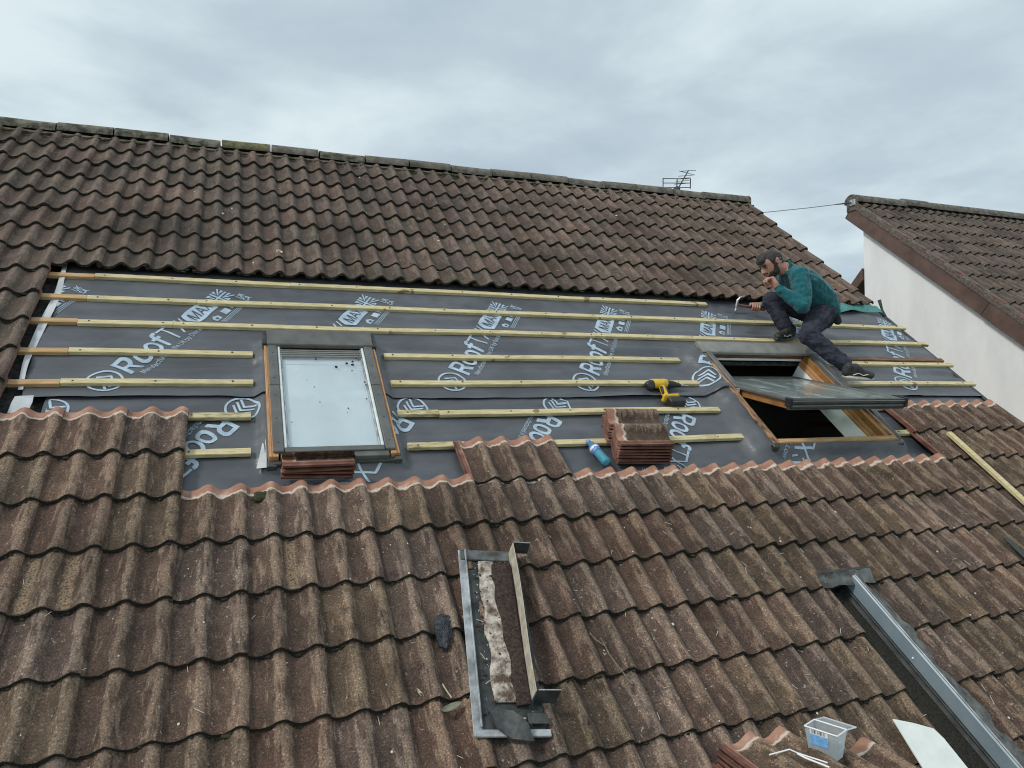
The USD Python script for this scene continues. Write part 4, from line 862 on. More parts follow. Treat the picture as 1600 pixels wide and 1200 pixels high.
for k in range(7):
    b_ = cbox(-.036 + k * .008, -.036 + k * .008 + [.003, .0045, .002][k % 3], -.0022, -.0012, .004, .022, .0003); v = b_.vertices.copy(); b_.vertices = np.stack([v[:, 0], -D0 / 2 - (D1t - D0) / 2 * (v[:, 2] + .086) / HT + v[:, 1], v[:, 2] + .086], -1); bars.append(b_)
obj('barcode', tubp(cat_(bars)), M['black_plastic'], lwp)

# ------------------------------------------------------------------ loose sheet-metal pieces
# 1: side gutter tray lying on the tiles
tA, tB = np.array([.985, -2.035, .092]), np.array([.838, -2.945, .090]); tl = tB - tA; TLn = np.linalg.norm(tl[:2]); el = np.array([tl[0], tl[1], 0]) / TLn; ew = np.array([-el[1], el[0], 0])
def trayp(m): v = m.vertices; return roofed(trimesh.Trimesh(tA + v[:, :1] * ew + v[:, 1:2] * el + np.stack([0 * v[:, 2], 0 * v[:, 2], v[:, 2]], -1), m.faces, process=False))
tray = thing('metal_flashing', 'old metal flashing tray with dry mortar and brown dirt lying on the tiles', 'flashing', RP(tA))
trn = np.random.default_rng(2)
def wavy_grid(x0, x1, y0, y1, nx, ny, z, amp, seed, sc=9.):
    X, Y = np.meshgrid(np.linspace(x0, x1, nx), np.linspace(y0, y1, ny)); Z = z + amp * (meshkit.fbm(np.stack([X * sc, Y * sc, X * 0 + seed], -1), 3, seed) - .5) * 2; return np.stack([X, Y, Z], -1)
obj('base', trayp(sheet(wavy_grid(.0, .30, .0, TLn - .01, 10, 24, .0, .003, 3), (0, 0, 1), .002)), M['lead_dark'], tray, smooth=30)
obj('flange', trayp(cat_([cbox(-.004, .034, -.012, TLn + .015, .002, .010, .002), cbox(.026, .034, -.01, TLn - .02, .009, .020, .002)])), M['alu'], tray)
obj('end_lip', trayp(cat_([cbox(.0, .315, TLn - .012, TLn + .018, .002, .014, .002)])), M['alu'], tray); obj('head_lip', trayp(cat_([cbox(.004, .255, -.012, .05, .003, .016, .003)])), M['lead'], tray)
yy = np.linspace(.055, TLn - .13, 34); xa = .095 + .016 * (meshkit.fbm(np.stack([yy * 9, yy * 0, yy * 0], -1), 3, 1) - .5) * 2; xb = .185 + .022 * (meshkit.fbm(np.stack([yy * 11, yy * 0, yy * 0 + 4], -1), 3, 2) - .5) * 2 - .02 * smoothstep(.5, 0, yy)
mg = np.stack([np.stack([xa + (xb - xa) * t_, yy, .007 + .010 * math.sin(math.pi * min(max(t_, .08), .92)) * .35 + .007 * meshkit.fbm(np.stack([yy * 30, yy * 0 + t_ * 6, yy * 0], -1), 3, 6)], -1) for t_ in np.linspace(0, 1, 9)], 1)
obj('mortar', trayp(sheet(mg, (0, 0, 1), .012)), M['mortar'], tray, smooth=True)
dg = np.stack([np.stack([xb - .012 + (.258 - xb) * t_, yy + .02, .008 + .020 * math.sin(math.pi * (.1 + .5 * t_)) + .010 * meshkit.fbm(np.stack([yy * 40, yy * 0 + t_ * 9, yy * 0], -1), 3, 16)], -1) for t_ in np.linspace(0, 1, 9)], 1)
obj('dirt', trayp(sheet(dg, (0, 0, 1), .014)), M['dirt'], tray, smooth=True, kind='stuff')
def crumb(a_, b_, h_, r_):
    e = trimesh.creation.icosphere(0, r_); e.vertices *= (1 + .4 * trn.random(), 1 + .4 * trn.random(), .6); e.apply_translation((a_, b_, h_)); return trayp(e)
obj('crumbs', cat_([crumb(.05 + .20 * trn.random(), .05 + (TLn - .08) * trn.random(), .006 + .010 * trn.random() * (1 if _ % 2 else .2), .002 + .005 * trn.random() ** 2) for _ in range(220)]), M['dirt'], tray, kind='stuff')
obj('crumbs', cat_([crumb(.06 + .19 * trn.random(), .05 + (TLn - .08) * trn.random(), .010 + .010 * trn.random(), .0015 + .003 * trn.random() ** 2) for _ in range(120)]), M['mortar'], tray, kind='stuff')
pn = wavy_grid(0, .095, .0, TLn - .13, 3, 20, 0, .0, 5); pg_ = np.stack([.252 + .004 * np.sin(pn[..., 1] * 7) + .10 * 0 * pn[..., 0] + pn[..., 0] * .06, pn[..., 1] + .002, pn[..., 0] + .002], -1)
obj('upstand', trayp(sheet(pg_, (-1, 0, 0), -.003)), M['cream_metal'], tray, smooth=30)
obj('end_tab', trayp(cbox(.262, .345, .0, .003, .02, .100, .001)), M['lead_dark'], tray); obj('end_tab', trayp(cbox(.262, .36, TLn - .132, TLn - .129, .002, .100, .001)), M['lead_dark'], tray); obj('tab_edge', trayp(cat_([cbox(.262, .36, TLn - .1335, TLn - .1275, .098, .102, .001), cbox(.262, .345, -.0015, .0045, .098, .102, .001)])), M['alu'], tray)
obj('patch', trayp(cat_([cbox(.225, .31, TLn - .075, TLn - .03, .016, .022, .003)])), M['rubber'], tray)
for k, (a_, b_, an) in enumerate(((.07, .40, .4), (.065, .58, 1.0), (.08, .70, -.6))):
    d_ = np.array([math.cos(an), math.sin(an), 0]) * .018; c_ = np.array([a_, b_, .010]); obj('straw', trayp(tube([c_ - d_, c_ + (0, 0, .003), c_ + d_], .0018, 5)), M['leaf'], tray)
pts = np.array([(.065, TLn - .07), (.10, TLn - .10), (.16, TLn - .075), (.215, TLn - .02), (.235, TLn + .045), (.20, TLn + .05), (.15, TLn + .035), (.09, TLn - .015)])
rb = prism(pts, .012, .026); rbv, rbf = trimesh.remesh.subdivide_to_size(rb.vertices, rb.faces, .03); rbv[:, 2] += .012 * np.sin(rbv[:, 0] * 40) + .006 + np.clip(TLn - rbv[:, 1], -.05, .1) * .1
rubm = trayp(trimesh.Trimesh(rbv, rbf, process=False))
obj('rubber_scrap', rubm, M['rubber'], smooth=30, label='torn grey rubber scrap at the lower end of the flashing tray', cat='scrap')

# 2: long blue-grey upstand flashing at lower right
lf = thing('window_flashing', 'long blue grey upstand flashing with crumpled lead apron running down the tiles', 'flashing', RP((3.13, -2.45, 0)))
vy = np.linspace(-4.25, -2.44, 70); uf = 3.135 + (-2.44 - vy) * .078
g1 = np.stack([np.stack([uf + .006 * k_ - .012 * (k_ == 0), vy, np.full(70, hz)], -1) for k_, hz in enumerate((-.005, .02, .046, .118, .124))], 1)
obj('upstand', roofed(sheet(g1[:, 2:], (-1, 0, 0), -.003)), M['slate_blue'], lf, smooth=40)
obj('upstand_foot', roofed(sheet(g1[:, :3] + np.array([.006, 0, 0]), (-1, 0, 0), -.003)), M['lead_dark'], lf, smooth=40)  # lower face coloured near-black for the shade of the gap
obj('fold', roofed(tube(np.stack([uf + .030, vy, np.full(70, .125)], -1), .0035, 6)), M['alu'], lf)
obj('foot_seam', roofed(cat_([tube(np.stack([uf - .002, vy, np.full(70, .043)], -1), .005, 6)])), M['lead_dark'], lf)
ap = []
for t_ in np.linspace(0, 1, 9):
    wob = .030 * (meshkit.fbm(np.stack([vy * 9, vy * 0 + t_ * 3.0, vy * 0], -1), 3, 31) - .5) * 2
    ap.append(np.stack([uf + .028 + t_ * (.095 + .015 * np.sin(vy * 11)) + wob * (.2 + t_), vy, .122 - .040 * t_ ** 1.5 + wob * .9 * (.2 + t_) + .008 * math.sin(t_ * 9)], -1))
obj('apron', roofed(sheet(np.stack(ap, 1), (0, 0, 1), .003)), M['lead'], lf, smooth=40)
cg = []
for t_ in np.linspace(0, 1, 7):
    xx = np.linspace(2.935, 3.30, 14); cg.append(np.stack([xx, -2.405 - .070 * t_ + .006 * np.sin(xx * 40 + t_ * 5) * t_ + 0 * xx, .124 - .030 * t_ ** .8 + .004 * np.sin(xx * 60) * (1 - t_) - .018 * (xx < 3.02) * (1 - t_)], -1))
obj('head_corner', roofed(sheet(np.stack(cg, 1), (0, 1, 0), .003)), M['lead'], lf, smooth=40)
obj('head_lip', roofed(cat_([cbox(2.925, 3.31, -2.408, -2.390, .118, .125, .002)])), M['lead_dark'], lf)
obj('gutter_lining', roofed(sheet(np.stack([np.stack([np.full(12, uu_), np.linspace(-4.25, -2.46, 12), np.full(12, hh_)], -1) for uu_, hh_ in ((2.97, .012), (3.05, .004), (3.24, .006))], 1), (0, 0, 1), .003)), M['moss_and_gap_black'], lf)  # black sheet added so the gap beside the upstand reads dark
obj('rivet', roofed(cat_([(lambda e: (e.apply_translation((3.185, -2.93, .07)), e)[1])(trimesh.creation.icosphere(2, .006))])), M['white'], lf)
# 3: white board at the bottom
bd = prism([(2.772, -3.215), (2.865, -3.250), (2.952, -3.292), (2.968, -3.342), (3.010, -3.95), (2.735, -3.90), (2.745, -3.5)], .108, .114)
obj('white_board', roofed(bd), M['board'], label='broken piece of white board lying beside the long flashing', cat='board')
# 4: dark strip at right edge
obj('metal_strip', roofed(cbox(4.535, 4.575, -2.75, -2.275, .092, .102, .002)), M['lead_dark'], label='short dark metal strip on the tiles at the right edge', cat='strip')
# 5: loose batten on the tiles at the right
lbm = batten(0, 1.35, 0, seed=91); 
def lay(m, a, b, h):
    v = np.stack([m.vertices[:, 0], m.vertices[:, 1] * CT + (m.vertices[:, 2] - Z0) * ST, -m.vertices[:, 1] * ST + (m.vertices[:, 2] - Z0) * CT], -1); d = np.array(b) - np.array(a); d = d / np.linalg.norm(d); p_ = np.array([-d[1], d[0]])
    return roofed(trimesh.Trimesh(np.stack([a[0] + v[:, 0] * d[0] + v[:, 1] * p_[0], a[1] + v[:, 0] * d[1] + v[:, 1] * p_[1], v[:, 2] + h], -1), m.faces, process=False))
obj('loose_batten', lay(lbm, (5.03, -1.275), (5.03, -2.0), .088), M['batten'], smooth=30, label='loose pale batten lying down the tiles at the right', cat='batten')
# 6: charred scrap
pc = prism([(.815, -2.378), (.855, -2.392), (.868, -2.405), (.845, -2.50), (.815, -2.545), (.785, -2.53), (.780, -2.46), (.783, -2.41)], .0, .014); pv_, pf_ = trimesh.remesh.subdivide_to_size(pc.vertices, pc.faces, .02)
pv_[:, 2] += .090 - np.abs(pv_[:, 0] - .825) * .25 - np.clip(-2.455 - pv_[:, 1], 0, 1) * .20 + .004 * np.sin(pv_[:, 1] * 220)
obj('charred_scrap', roofed(trimesh.Trimesh(pv_, pf_, process=False)), M['char'], smooth=30, label='black cracked scrap lying left of the flashing tray', cat='scrap')

# ------------------------------------------------------------------ small litter
def leaf(u, v, an, L, w, mk, label, h):
    t_ = np.linspace(-1, 1, 9); wd = w * (1 - t_ ** 2) ** .7 + .0006; d = np.array([math.cos(an), math.sin(an)]); p_ = np.array([-d[1], d[0]])
    G = np.stack([np.stack([u + t_ * L * d[0] + s * wd * p_[0], v + t_ * L * d[1] + s * wd * p_[1], h + .006 * (t_ ** 2) + .006 * abs(s)], -1) for s in (-1, 0, 1)], 1)
    obj('leaf', roofed(sheet(G, (0, 0, 1), .0012)), M[mk], smooth=True, label=label, cat='leaf')
leaf(.665, -2.725, -1.1, .022, .006, 'leaf', 'small cream leaf in a trough left of the flashing tray', .062)
leaf(.775, -2.812, .25, .048, .014, 'leaf_green', 'grey green leaf curled at the left foot of the flashing tray', .075)
leaf(.262, 1.035, -.8, .032, .020, 'leaf', 'dry tan leaf on the upper tiles above the closed window', .088)
def twig(pts, r, label, mk='twig'):
    obj('twig', roofed(tube(pts, r, 5)), M[mk], label=label, cat='twig')
twig([(.765, -2.70, .068), (.775, -2.735, .072), (.79, -2.765, .066)], .003, 'thin pale twig between the cream leaf and the flashing tray', 'leaf')
twig([(1.535, -2.60, .10), (1.55, -2.68, .085), (1.575, -2.76, .08), (1.60, -2.84, .085)], .0035, 'long thin twig right of the flashing tray')
twig([(1.50, -2.56, .082), (1.52, -2.60, .078), (1.545, -2.63, .080)], .004, 'short thick twig right of the flashing tray')
cnt = 0; ch = []
rg = np.random.default_rng(21)
for _ in range(260):     # straws and pale chips scattered over the tiles
    lowr = rg.random() < .7
    if lowr: u, v = -1 + 5.5 * rg.random(), -1.9 - 1.5 * rg.random()
    else: u, v = -1.5 + 7.2 * rg.random(), .8 + 2.1 * rg.random()
    g_, o_ = (GL_, VL) if lowr else (GU, VU)
    fr = ((o_ - v) / g_) % 1.0; x_ = (u - (0 if lowr else OFFU)) % TW; zz, w_ = prof(np.array([x_])); h = HB + (HH - HB) * (1 - fr) * g_ / TL + zz[0] + .003
    if 3.0 < u < 3.35 or (.85 < u < 1.35 and v < -1.9): continue
    if rg.random() < .55:
        an = rg.random() * 6.3; L = .008 + .016 * rg.random(); ch.append(roofed(tube([(u - L * math.cos(an), v - L * math.sin(an), h), (u + L * math.cos(an), v + L * math.sin(an), h + .001)], .0013, 4)))
    else:
        e = trimesh.creation.icosphere(1, .0022 + .0045 * rg.random() ** 3 * (1 if lowr else 2)); e.vertices *= (1.2, 1.3, .5); e.apply_translation((u, v, h - .001)); ch.append(roofed(e))
obj('litter', cat_(ch), M['white_bit'], kind='stuff', label='pale straws and chips scattered over the roof tiles', cat='litter')

# ------------------------------------------------------------------ drill
dr = thing('cordless_drill', 'yellow and black cordless drill lying below a batten left of the open window', 'drill', RP((2.9, -.65, 0)))
def rr(balls): return roofed(to_tm(hull(*balls)))
obj('body', rr([((2.80, -.580, .045), .034), ((2.90, -.585, .048), .036), ((2.86, -.60, .050), .034)]), M['yellow'], dr, smooth=40)
obj('rear_cap', rr([((2.765, -.588, .040), .028), ((2.795, -.585, .045), .033), ((2.775, -.615, .035), .022)]), M['black_plastic'], dr, smooth=40)
obj('gearbox', rr([((2.92, -.590, .046), .031), ((2.965, -.592, .045), .027)]), M['black_plastic'], dr, smooth=40)
obj('chuck', rr([((2.975, -.593, .045), .024), ((3.02, -.598, .043), .015)]), M['black_plastic'], dr, smooth=40)
obj('bit', roofed(tube([(3.03, -.598, .043), (3.06, -.600, .042), (3.062, -.600, .042), (3.10, -.603, .041)], [.008, .008, .004, .004], 8)), M['steel'], dr)
obj('handle', rr([((2.86, -.63, .045), .024), ((2.845, -.70, .038), .020), ((2.85, -.735, .034), .022)]), M['yellow'], dr, smooth=40)
obj('grip', cat_([rr([((2.88, -.64, .050), .012), ((2.868, -.71, .044), .011)]), rr([((2.842, -.645, .058), .012), ((2.83, -.70, .052), .010)])]), M['black_plastic'], dr, smooth=40)
obj('trigger', rr([((2.893, -.635, .046), .009), ((2.888, -.655, .044), .008)]), M['black_plastic'], dr, smooth=40)
obj('foot', rr([((2.815, -.755, .028), .016), ((2.93, -.752, .030), .016), ((2.82, -.745, .058), .014), ((2.925, -.742, .060), .014)]), M['yellow'], dr, smooth=40)
obj('battery', roofed(cbox(2.825, 2.955, -.832, -.768, .004, .078, .008)), M['black_plastic'], dr)

# ------------------------------------------------------------------ water bottle
a_, b_ = np.array([2.045, -1.175, .036]), np.array([2.088, -1.395, .050]); ax = (b_ - a_) / np.linalg.norm(b_ - a_)
bt = thing('water_bottle', 'blue plastic water bottle lying against the neat stack of tiles', 'bottle', RP(a_))
def along(ss, rr_, n=18):
    t_ = tube([a_ + ax * s for s in ss], rr_, n); v = t_.vertices; c_ = a_ + ((v - a_) @ ax)[:, None] * ax; d_ = v - c_
    k_ = 1 + .16 * (meshkit.noise(v * 42, 5) - .6); return roofed(trimesh.Trimesh(c_ + d_ * k_[:, None], t_.faces, process=False))
obj('body', along([.022, .030, .045, .060, .066, .072, .115, .121, .127, .133, .15, .157, .165, .18, .187, .20, .215, .222, .226], [.013, .013, .020, .030, .032, .032, .032, .030, .028, .031, .032, .029, .032, .032, .029, .032, .032, .028, .018]), M['bottle'], bt, smooth=40)
obj('water', along([.10, .13, .18, .222], [.024, .025, .025, .024], 12), M['water_in'], bt, smooth=40)
obj('label', along([.068, .074, .108, .116], [.0325, .0328, .0328, .0325]), M['blue_label'], bt, smooth=40)
obj('label_band', along([.078, .082, .090, .094], [.0332, .0334, .0334, .0332]), M['white'], bt, smooth=40)
obj('cap', along([.0, .003, .020, .022], [.013, .0155, .0155, .014]), M['blue_label'], bt, smooth=40)

# ------------------------------------------------------------------ the roofer
def W(x_, y_, z_): return np.array([x_, y_, z_ + Z0])
J = dict(head=W(4.238, -.057, .710), neck=W(4.385, -.078, .665), hipL=W(4.700, -.155, .310), hipR=W(4.792, .004, .320), shL=W(4.400, -.225, .590), shR=W(4.500, .085, .645), elL=W(4.345, -.305, .318), wrL=W(4.206, -.170, .490), elR=W(4.620, .250, .455), wrR=W(4.455, .325, .415),
         knL=W(4.370, -.335, .075), anL=W(4.612, -.500, -.190), knR=W(4.402, .135, .428), anR=W(4.475, .025, .150), waist=W(4.715, -.095, .415), chest=W(4.535, -.095, .555))
lat = J['shL'] - J['shR']; lat /= np.linalg.norm(lat)
person = thing('person', 'person in teal sweatshirt and dark trousers crouching on the roof, left hand at mouth', 'person', RP((4.6, .0, 0)))
# head frame: f forward, u up, s to the person's left
f_ = np.array([-.83, .10, -.54]); f_ /= np.linalg.norm(f_); s_ = np.cross([0, 0, 1.], f_); s_ /= np.linalg.norm(s_); u_ = np.cross(f_, s_)
H = lambda a, b, c: J['head'] + a * f_ + b * s_ + c * u_
skull = [hull((H(-.015, 0, .022), .080), (H(-.045, 0, .012), .072), (H(.022, 0, .028), .070)), hull((H(.022, 0, .020), .068), (H(.050, 0, -.030), .048), (H(.060, 0, -.085), .028), (H(.010, .028, -.062), .036), (H(.010, -.028, -.062), .036), (H(-.02, 0, -.02), .062)),
         hull((H(.088, 0, .012), .010), (H(.112, 0, -.026), .012), (H(.092, .010, -.032), .010), (H(.092, -.010, -.032), .010)),
         hull((H(.083, .028, .026), .010), (H(.083, -.028, .026), .010)), hull((H(.078, 0, -.055), .022), (H(.086, 0, -.052), .010))]
for sd in (-1, 1): skull.append(hull((H(-.012, sd * .076, .006), .012), (H(-.022, sd * .084, .020), .012), (H(-.014, sd * .080, -.018), .009)))
neck = [hull((H(-.03, 0, -.055), .056), (J['neck'], .062)), hull((J['neck'], .066), (J['chest'] * .45 + J['neck'] * .55, .07))]
def arm(a, b, c, r0, r1, r2): return [hull((a, r0), (b, r1)), hull((b, r1), (c, r2))]
torso = [hull((J['hipL'], .105), (J['hipR'], .105), (J['waist'] + lat * .05, .10), (J['waist'] - lat * .05, .10)), hull((J['waist'] + lat * .05, .10), (J['waist'] - lat * .05, .10), (J['chest'] + lat * .08, .10), (J['chest'] - lat * .08, .10)),
         hull((J['chest'] + lat * .08, .10), (J['chest'] - lat * .08, .10), (J['shL'] - lat * .02, .055), (J['shR'] + lat * .02, .055), (J['neck'], .05))]
def finger(ps, r): return [hull((ps[i], r[i]), (ps[i + 1], r[i + 1])) for i in range(len(ps) - 1)]
# left hand raised to the mouth: palm towards the face, fingers curled
wl = J['wrL']; kd = W(4.160, -.110, .605) - wl; kd /= np.linalg.norm(kd); side = np.cross(kd, f_); side /= np.linalg.norm(side); side = side if side @ np.array([0, -1, 0]) > 0 else -side; fwd = np.cross(side, kd); fwd = fwd if fwd @ np.array([-1, 0, 0]) > 0 else -fwd
Lh = lambda a, b, c: wl + a * kd + b * side + c * fwd
hands = [hull((Lh(.0, 0, 0), .027), (Lh(.03, .022, 0), .020), (Lh(.03, -.022, 0), .020), (Lh(.082, .034, .002), .013), (Lh(.086, -.030, .002), .013))]
for k, (b_, L) in enumerate(((.034, .85), (.012, .98), (-.010, 1.0), (-.031, .92))):
    hands += finger([Lh(.082, b_, .002), Lh(.100 * L + .008, b_ * .95, .030), Lh(.094 * L + .010, b_ * .8, .056), Lh(.074 * L + .014, b_ * .7, .064)], [.0105, .0098, .0090, .0080])
hands += finger([Lh(.028, -.022, .010), Lh(.056, -.036, .032), Lh(.084, -.022, .056), Lh(.100, -.010, .066)], [.0125, .0115, .0100, .0085])
# right hand round the hammer handle
hA, hB = W(4.475, .318, .372), W(4.228, .400, .418); hd = (hB - hA) / np.linalg.norm(hB - hA)
gc = W(4.392, .346, .388); up_ = np.array([0, -.45, .9]); up_ -= hd * (up_ @ hd); up_ /= np.linalg.norm(up_); sd_ = np.cross(hd, up_)
Rh = lambda a, an, rad: gc + a * hd + rad * (math.cos(an) * up_ + math.sin(an) * sd_)
sg = 1 if sd_ @ np.array([0, -1, 0]) > 0 else -1
hands += [hull((J['wrR'], .026), (Rh(-.030, sg * -.5, .030), .018), (Rh(.030, sg * -.5, .030), .016), (Rh(-.02, sg * -1.4, .028), .016), (Rh(.03, sg * -1.4, .028), .014))]
for k, a_ in enumerate((-.030, -.010, .011, .031)):
    hands += finger([Rh(a_, sg * .1, .030), Rh(a_, sg * 1.1, .028), Rh(a_ * .97, sg * 2.2, .025), Rh(a_ * .95, sg * 3.3, .024)], [.0112, .0105, .0095, .0085])
hands += finger([Rh(.028, sg * -1.2, .030), Rh(.050, sg * -.3, .030), Rh(.058, sg * .7, .026)], [.0125, .0112, .0092])
legs = [hull((J['hipL'], .095), (J['knL'], .060)), hull((J['knL'], .056), (J['anL'], .040)), hull((J['hipR'], .095), (J['knR'], .060)), hull((J['knR'], .056), (J['anR'], .040))]
footL0, footL1 = J['anL'] + (-.035, -.02, -.055), J['anL'] + (.125, -.055, -.065)
footR0, footR1 = J['anR'] + (.03, .02, -.045), J['anR'] + (-.13, -.02, -.055)
feet = [hull((J['anL'], .035), (footL0, .025), (footL1, .022)), hull((J['anR'], .035), (footR0, .025), (footR1, .022))]
body = organic(skull + neck + torso + arm(J['shL'], J['elL'], J['wrL'], .050, .040, .027) + arm(J['shR'], J['elR'], J['wrR'], .050, .040, .027) + hands + legs + feet, .007, 6)
bp = obj('body', body, M['skin'], person, smooth=True)
eyes = cat_([to_tm(hull((H(.083, sd * .030, .008), .0095), (H(.083, sd * .038, .006), .008))) for sd in (-1, 1)]); obj('eye', eyes, M['eye'], bp, smooth=True)
obj('eyebrow', cat_([to_tm(hull((H(.092, sd * .016, .026), .006), (H(.088, sd * .036, .031), .006), (H(.078, sd * .050, .024), .004))) for sd in (-1, 1)]), M['hair'], bp, smooth=True)
obj('mouth', to_tm(hull((H(.094, .016, -.055), .006), (H(.098, 0, -.053), .008), (H(.094, -.016, -.055), .006))), M['lips'], bp, smooth=True)
hc = [hull((H(-.018, 0, .031), .0815), (H(-.048, 0, .018), .0735), (H(.012, 0, .043), .070)), hull((H(.03, 0, .075), .050), (H(.070, .02, .066), .030), (H(.070, -.02, .066), .030), (H(.098, 0, .060), .020)), hull((H(-.07, 0, -.02), .050), (H(-.05, 0, .02), .07)),
      hull((H(.010, .050, .030), .030), (H(.012, .058, .004), .016)), hull((H(.010, -.050, .030), .030), (H(.012, -.058, .004), .016))]
hm = union(hc)
cut = m3.Manifold.hull_points(np.array([H(a, b, c) for a in (.066, .25) for b in (-.2, .2) for c in (-.3, .046)])) ; cut2 = m3.Manifold.hull_points(np.array([H(a, b, c) for a in (-.012, .25) for b in (-.2, .2) for c in (-.3, -.012)])); cut3 = m3.Manifold.hull_points(np.array([H(a, b, c) for a in (-.3, .25) for b in (-.2, .2) for c in (-.3, -.058)]))
hm = to_tm((hm - cut - cut2 - cut3).refine_to_length(.012)); trimesh.smoothing.filter_taubin(hm, iterations=4)
obj('hair', wrinkle(hm, .004, 60, 3), M['hair'], person, smooth=True)
bd_ = union([hull((H(.062, 0, -.090), .030), (H(.016, .033, -.064), .039), (H(.016, -.033, -.064), .039), (H(.052, .022, -.062), .030), (H(.052, -.022, -.062), .030)), hull((H(.016, .038, -.06), .034), (H(.006, .058, -.006), .020)), hull((H(.016, -.038, -.06), .034), (H(.006, -.058, -.006), .020)), hull((H(.088, .022, -.044), .008), (H(.094, 0, -.040), .008), (H(.088, -.022, -.044), .008))])
cb = m3.Manifold.hull_points(np.array([H(a, b, c) for a in (.055, .25) for b in (-.028, .028) for c in (-.052, -.062)])); bt_ = to_tm((bd_ - cb).refine_to_length(.010)); trimesh.smoothing.filter_taubin(bt_, iterations=3)
obj('beard', wrinkle(bt_, .003, 80, 6), M['beard'], person, smooth=True)
# sweatshirt
sw = [hull((J['waist'] + lat * .075, .125), (J['waist'] - lat * .075, .125), (J['chest'] + lat * .095, .118), (J['chest'] - lat * .095, .118)),
      hull((J['chest'] + lat * .095, .118), (J['chest'] - lat * .095, .118), (J['shL'], .072), (J['shR'], .072), (J['neck'] + (.03, 0, -.015), .072)),
      hull((J['waist'] + lat * .075, .125), (J['waist'] - lat * .075, .125), (J['waist'] * .40 + J['hipL'] * .60 + lat * .02 + (.02, 0, 0), .128), (J['waist'] * .40 + J['hipR'] * .60 - lat * .02 + (.02, 0, 0), .128)),
      hull((J['shL'], .078), (J['shL'] * .5 + J['elL'] * .5 + (.008, -.01, -.005), .074), (J['shL'] - lat * .06, .08)), hull((J['shL'] * .5 + J['elL'] * .5 + (.008, -.01, -.005), .074), (J['elL'], .064)), hull((J['elL'], .063), (J['elL'] * .35 + J['wrL'] * .65, .052)), hull((J['elL'] * .35 + J['wrL'] * .65, .052), (J['elL'] * .13 + J['wrL'] * .87, .040)),
      hull((J['shR'], .078), (J['elR'], .062)), hull((J['elR'], .060), (J['elR'] * .15 + J['wrR'] * .85, .042))]
swt = wrinkle(organic(sw, .011, 14), .013, 13, 5, (1, 1, 1.6)); swt = wrinkle(swt, .010, 28, 15, (1.5, 1, .7))
obj('sweatshirt', swt, M['sweater'], person, smooth=True)
nk = J['neck'] + (-.012, -.002, .012); nd = J['head'] - J['neck']; nd /= np.linalg.norm(nd); n1 = np.cross(nd, [0, 0, 1.]); n1 /= np.linalg.norm(n1); n2 = np.cross(nd, n1)
ringp = [nk + .066 * (math.cos(t_) * n1 + math.sin(t_) * n2) for t_ in np.linspace(0, 2 * math.pi, 25)]
obj('collar', tube(ringp, .012, 8), M['sweater_rib'], person, smooth=True)
obj('cuff', cat_([to_tm(hull((J['elL'] * .15 + J['wrL'] * .85, .0375), (J['elL'] * .05 + J['wrL'] * .95, .035))), to_tm(hull((J['elR'] * .2 + J['wrR'] * .8, .038), (J['elR'] * .06 + J['wrR'] * .94, .036)))]), M['sweater_rib'], person, smooth=30)
hemc = J['waist'] * .40 + (J['hipL'] + J['hipR']) * .30 + (.015, 0, 0); hx = lat; td = (J['waist'] - (J['hipL'] + J['hipR']) / 2); td /= np.linalg.norm(td); hy = np.cross(td, hx)
hem = [hemc + td * -.05 + (.190 * math.cos(t_)) * hx + (.122 * math.sin(t_)) * hy for t_ in np.linspace(0, 2 * math.pi, 33)]
obj('hem', tube(hem, .016, 8), M['sweater_rib'], person, smooth=True)
# trousers
mid = (J['hipL'] + J['hipR']) / 2
tr = [hull((J['hipL'], .125), (J['hipR'], .125), (J['waist'] + lat * .05 - td * .03, .112), (J['waist'] - lat * .05 - td * .03, .112), (mid + (.035, .01, -.035), .115)),
      hull((J['hipL'], .118), (J['hipL'] * .4 + J['knL'] * .6, .088)), hull((J['hipL'] * .4 + J['knL'] * .6, .088), (J['knL'], .080)), hull((J['knL'], .078), (J['knL'] * .5 + J['anL'] * .5, .070)), hull((J['knL'] * .5 + J['anL'] * .5, .070), (J['anL'] * .92 + J['knL'] * .08, .062)),
      hull((J['hipR'], .118), (J['hipR'] * .4 + J['knR'] * .6, .090)), hull((J['hipR'] * .4 + J['knR'] * .6, .090), (J['knR'], .082)), hull((J['knR'], .080), (J['knR'] * .5 + J['anR'] * .5, .072)), hull((J['knR'] * .5 + J['anR'] * .5, .072), (J['anR'] * .9 + J['knR'] * .1, .064))]
trt = wrinkle(organic(tr, .012, 12), .014, 12, 25, (1, 1, 1.5)); trt = wrinkle(trt, .009, 24, 27, (1, 1, 2.2))
obj('trousers', trt, M['trousers'], person, smooth=True)
pk = J['hipL'] + (.045, -.045, .01)
pocket = organic([hull((pk, .055), (pk + (.05, .03, -.02), .05), (pk + (.045, -.02, -.10), .032), (pk + (.075, .0, -.10), .028))], .012, 6); obj('pocket', wrinkle(pocket, .008, 20, 9), M['trousers'], person, smooth=True)
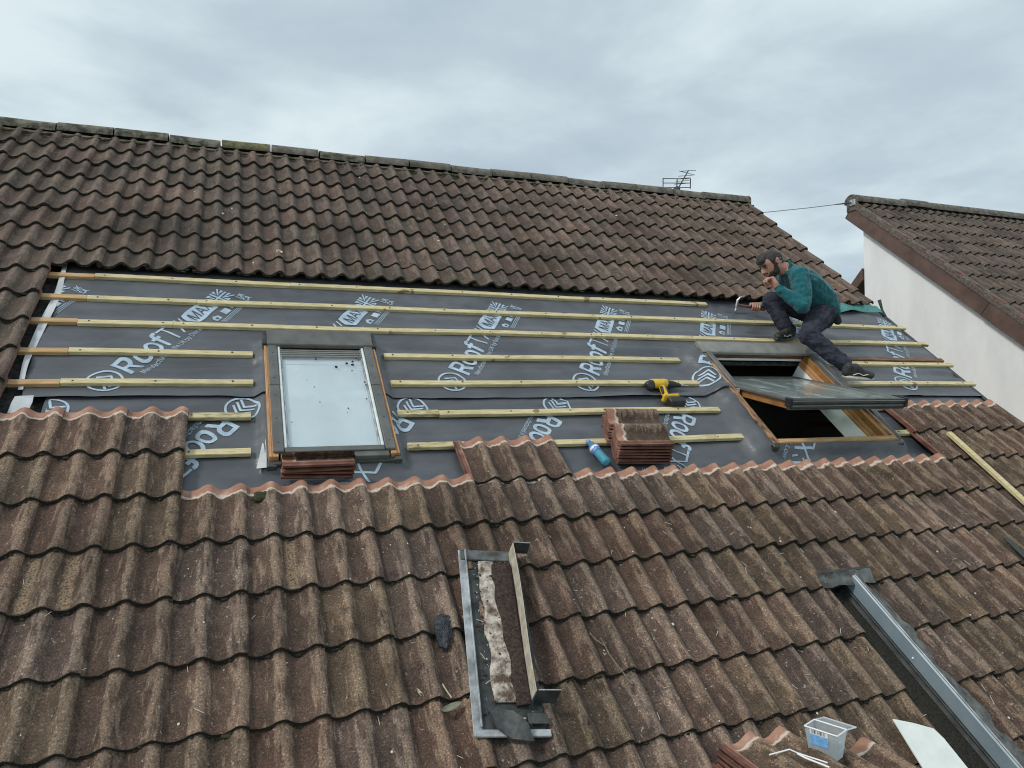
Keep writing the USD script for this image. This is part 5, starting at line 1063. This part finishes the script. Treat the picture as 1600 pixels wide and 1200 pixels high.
def shoe(an, heel, toe, nrm, sole='sole'):
    d = toe - heel; L = np.linalg.norm(d); d = d / L; n_ = nrm - d * (nrm @ d); n_ /= np.linalg.norm(n_); s2 = np.cross(n_, d); Q = lambda a, b, c: heel + d * a + s2 * b + n_ * c
    up = organic([hull((Q(-.01, 0, .035), .036), (Q(.0, 0, .085), .038), (an, .042)), hull((Q(0, 0, .045), .036), (Q(.10, 0, .048), .038), (Q(.05, 0, .085), .034)), hull((Q(.10, 0, .045), .036), (Q(L - .015, .006, .030), .030), (Q(L - .03, -.018, .028), .026))], .012, 5)
    sl = to_tm(union([hull((Q(-.018, .0, .008), .018), (Q(0, .026, .006), .014), (Q(0, -.026, .006), .014), (Q(L * .6, .036, .005), .012), (Q(L * .6, -.032, .005), .012), (Q(L, .012, .012), .014), (Q(L - .01, -.02, .010), .014))]))
    p_ = obj('shoe', up, M['shoe'], person, smooth=True); obj('sole', sl, M[sole], p_, smooth=40)
    obj('shoe_trim', cat_([tube([Q(.03, s3 * .037, .03), Q(.07, s3 * .042, .05), Q(.11, s3 * .042, .035), Q(.15, s3 * .038, .045)], .004, 5) for s3 in (-1, 1)]), M['sole'], p_)
    obj('lace', cat_([tube([Q(a_, -.022, .094 - (a_ - .06) * .55), Q(a_ + .004, 0, .106 - (a_ - .06) * .6), Q(a_, .022, .094 - (a_ - .06) * .55)], .0032, 5) for a_ in (.065, .085, .105, .125)]), M['dark_steel'], p_)
shoe(J['anL'], J['anL'] + (-.045, -.035, -.085), J['anL'] + (.155, -.100, -.105), EH * .6 + np.array([0, 0, .5]))
shoe(J['anR'], J['anR'] + (.04, .03, -.060), J['anR'] + (-.16, -.03, -.085), EH * .7 + np.array([0, 0, .4]), 'dark_steel')

# hammer
hm_ = thing('hammer', 'claw hammer with a dark red handle held in the right hand', 'hammer', gc)
obj('handle', tube([hA, hA * .7 + hB * .3, hA * .4 + hB * .6, hB], [.014, .0155, .012, .010], 10), M['hammer_wood'], hm_, smooth=40)
cw = np.array([.18, -.1, 1.0]); cw -= hd * (cw @ hd); cw /= np.linalg.norm(cw)
hdm = [hull((hB - cw * .012, .014), (hB + cw * .014, .013)), hull((hB - cw * .02, .011), (hB - cw * .045, .010)), hull((hB - cw * .046, .0145), (hB - cw * .058, .0145))]
obj('head', to_tm(union(hdm)), M['steel'], hm_, smooth=30)
for sd in (-1, 1):
    sv = np.cross(hd, cw) * .008 * sd
    obj('claw', tube([hB + cw * .010 + sv * .6, hB + cw * .045 + sv - hd * .002, hB + cw * .075 + sv * 1.3 - hd * .022, hB + cw * .090 + sv * 1.7 - hd * .056], [.010, .0085, .006, .003], 8), M['steel'], hm_, smooth=30)
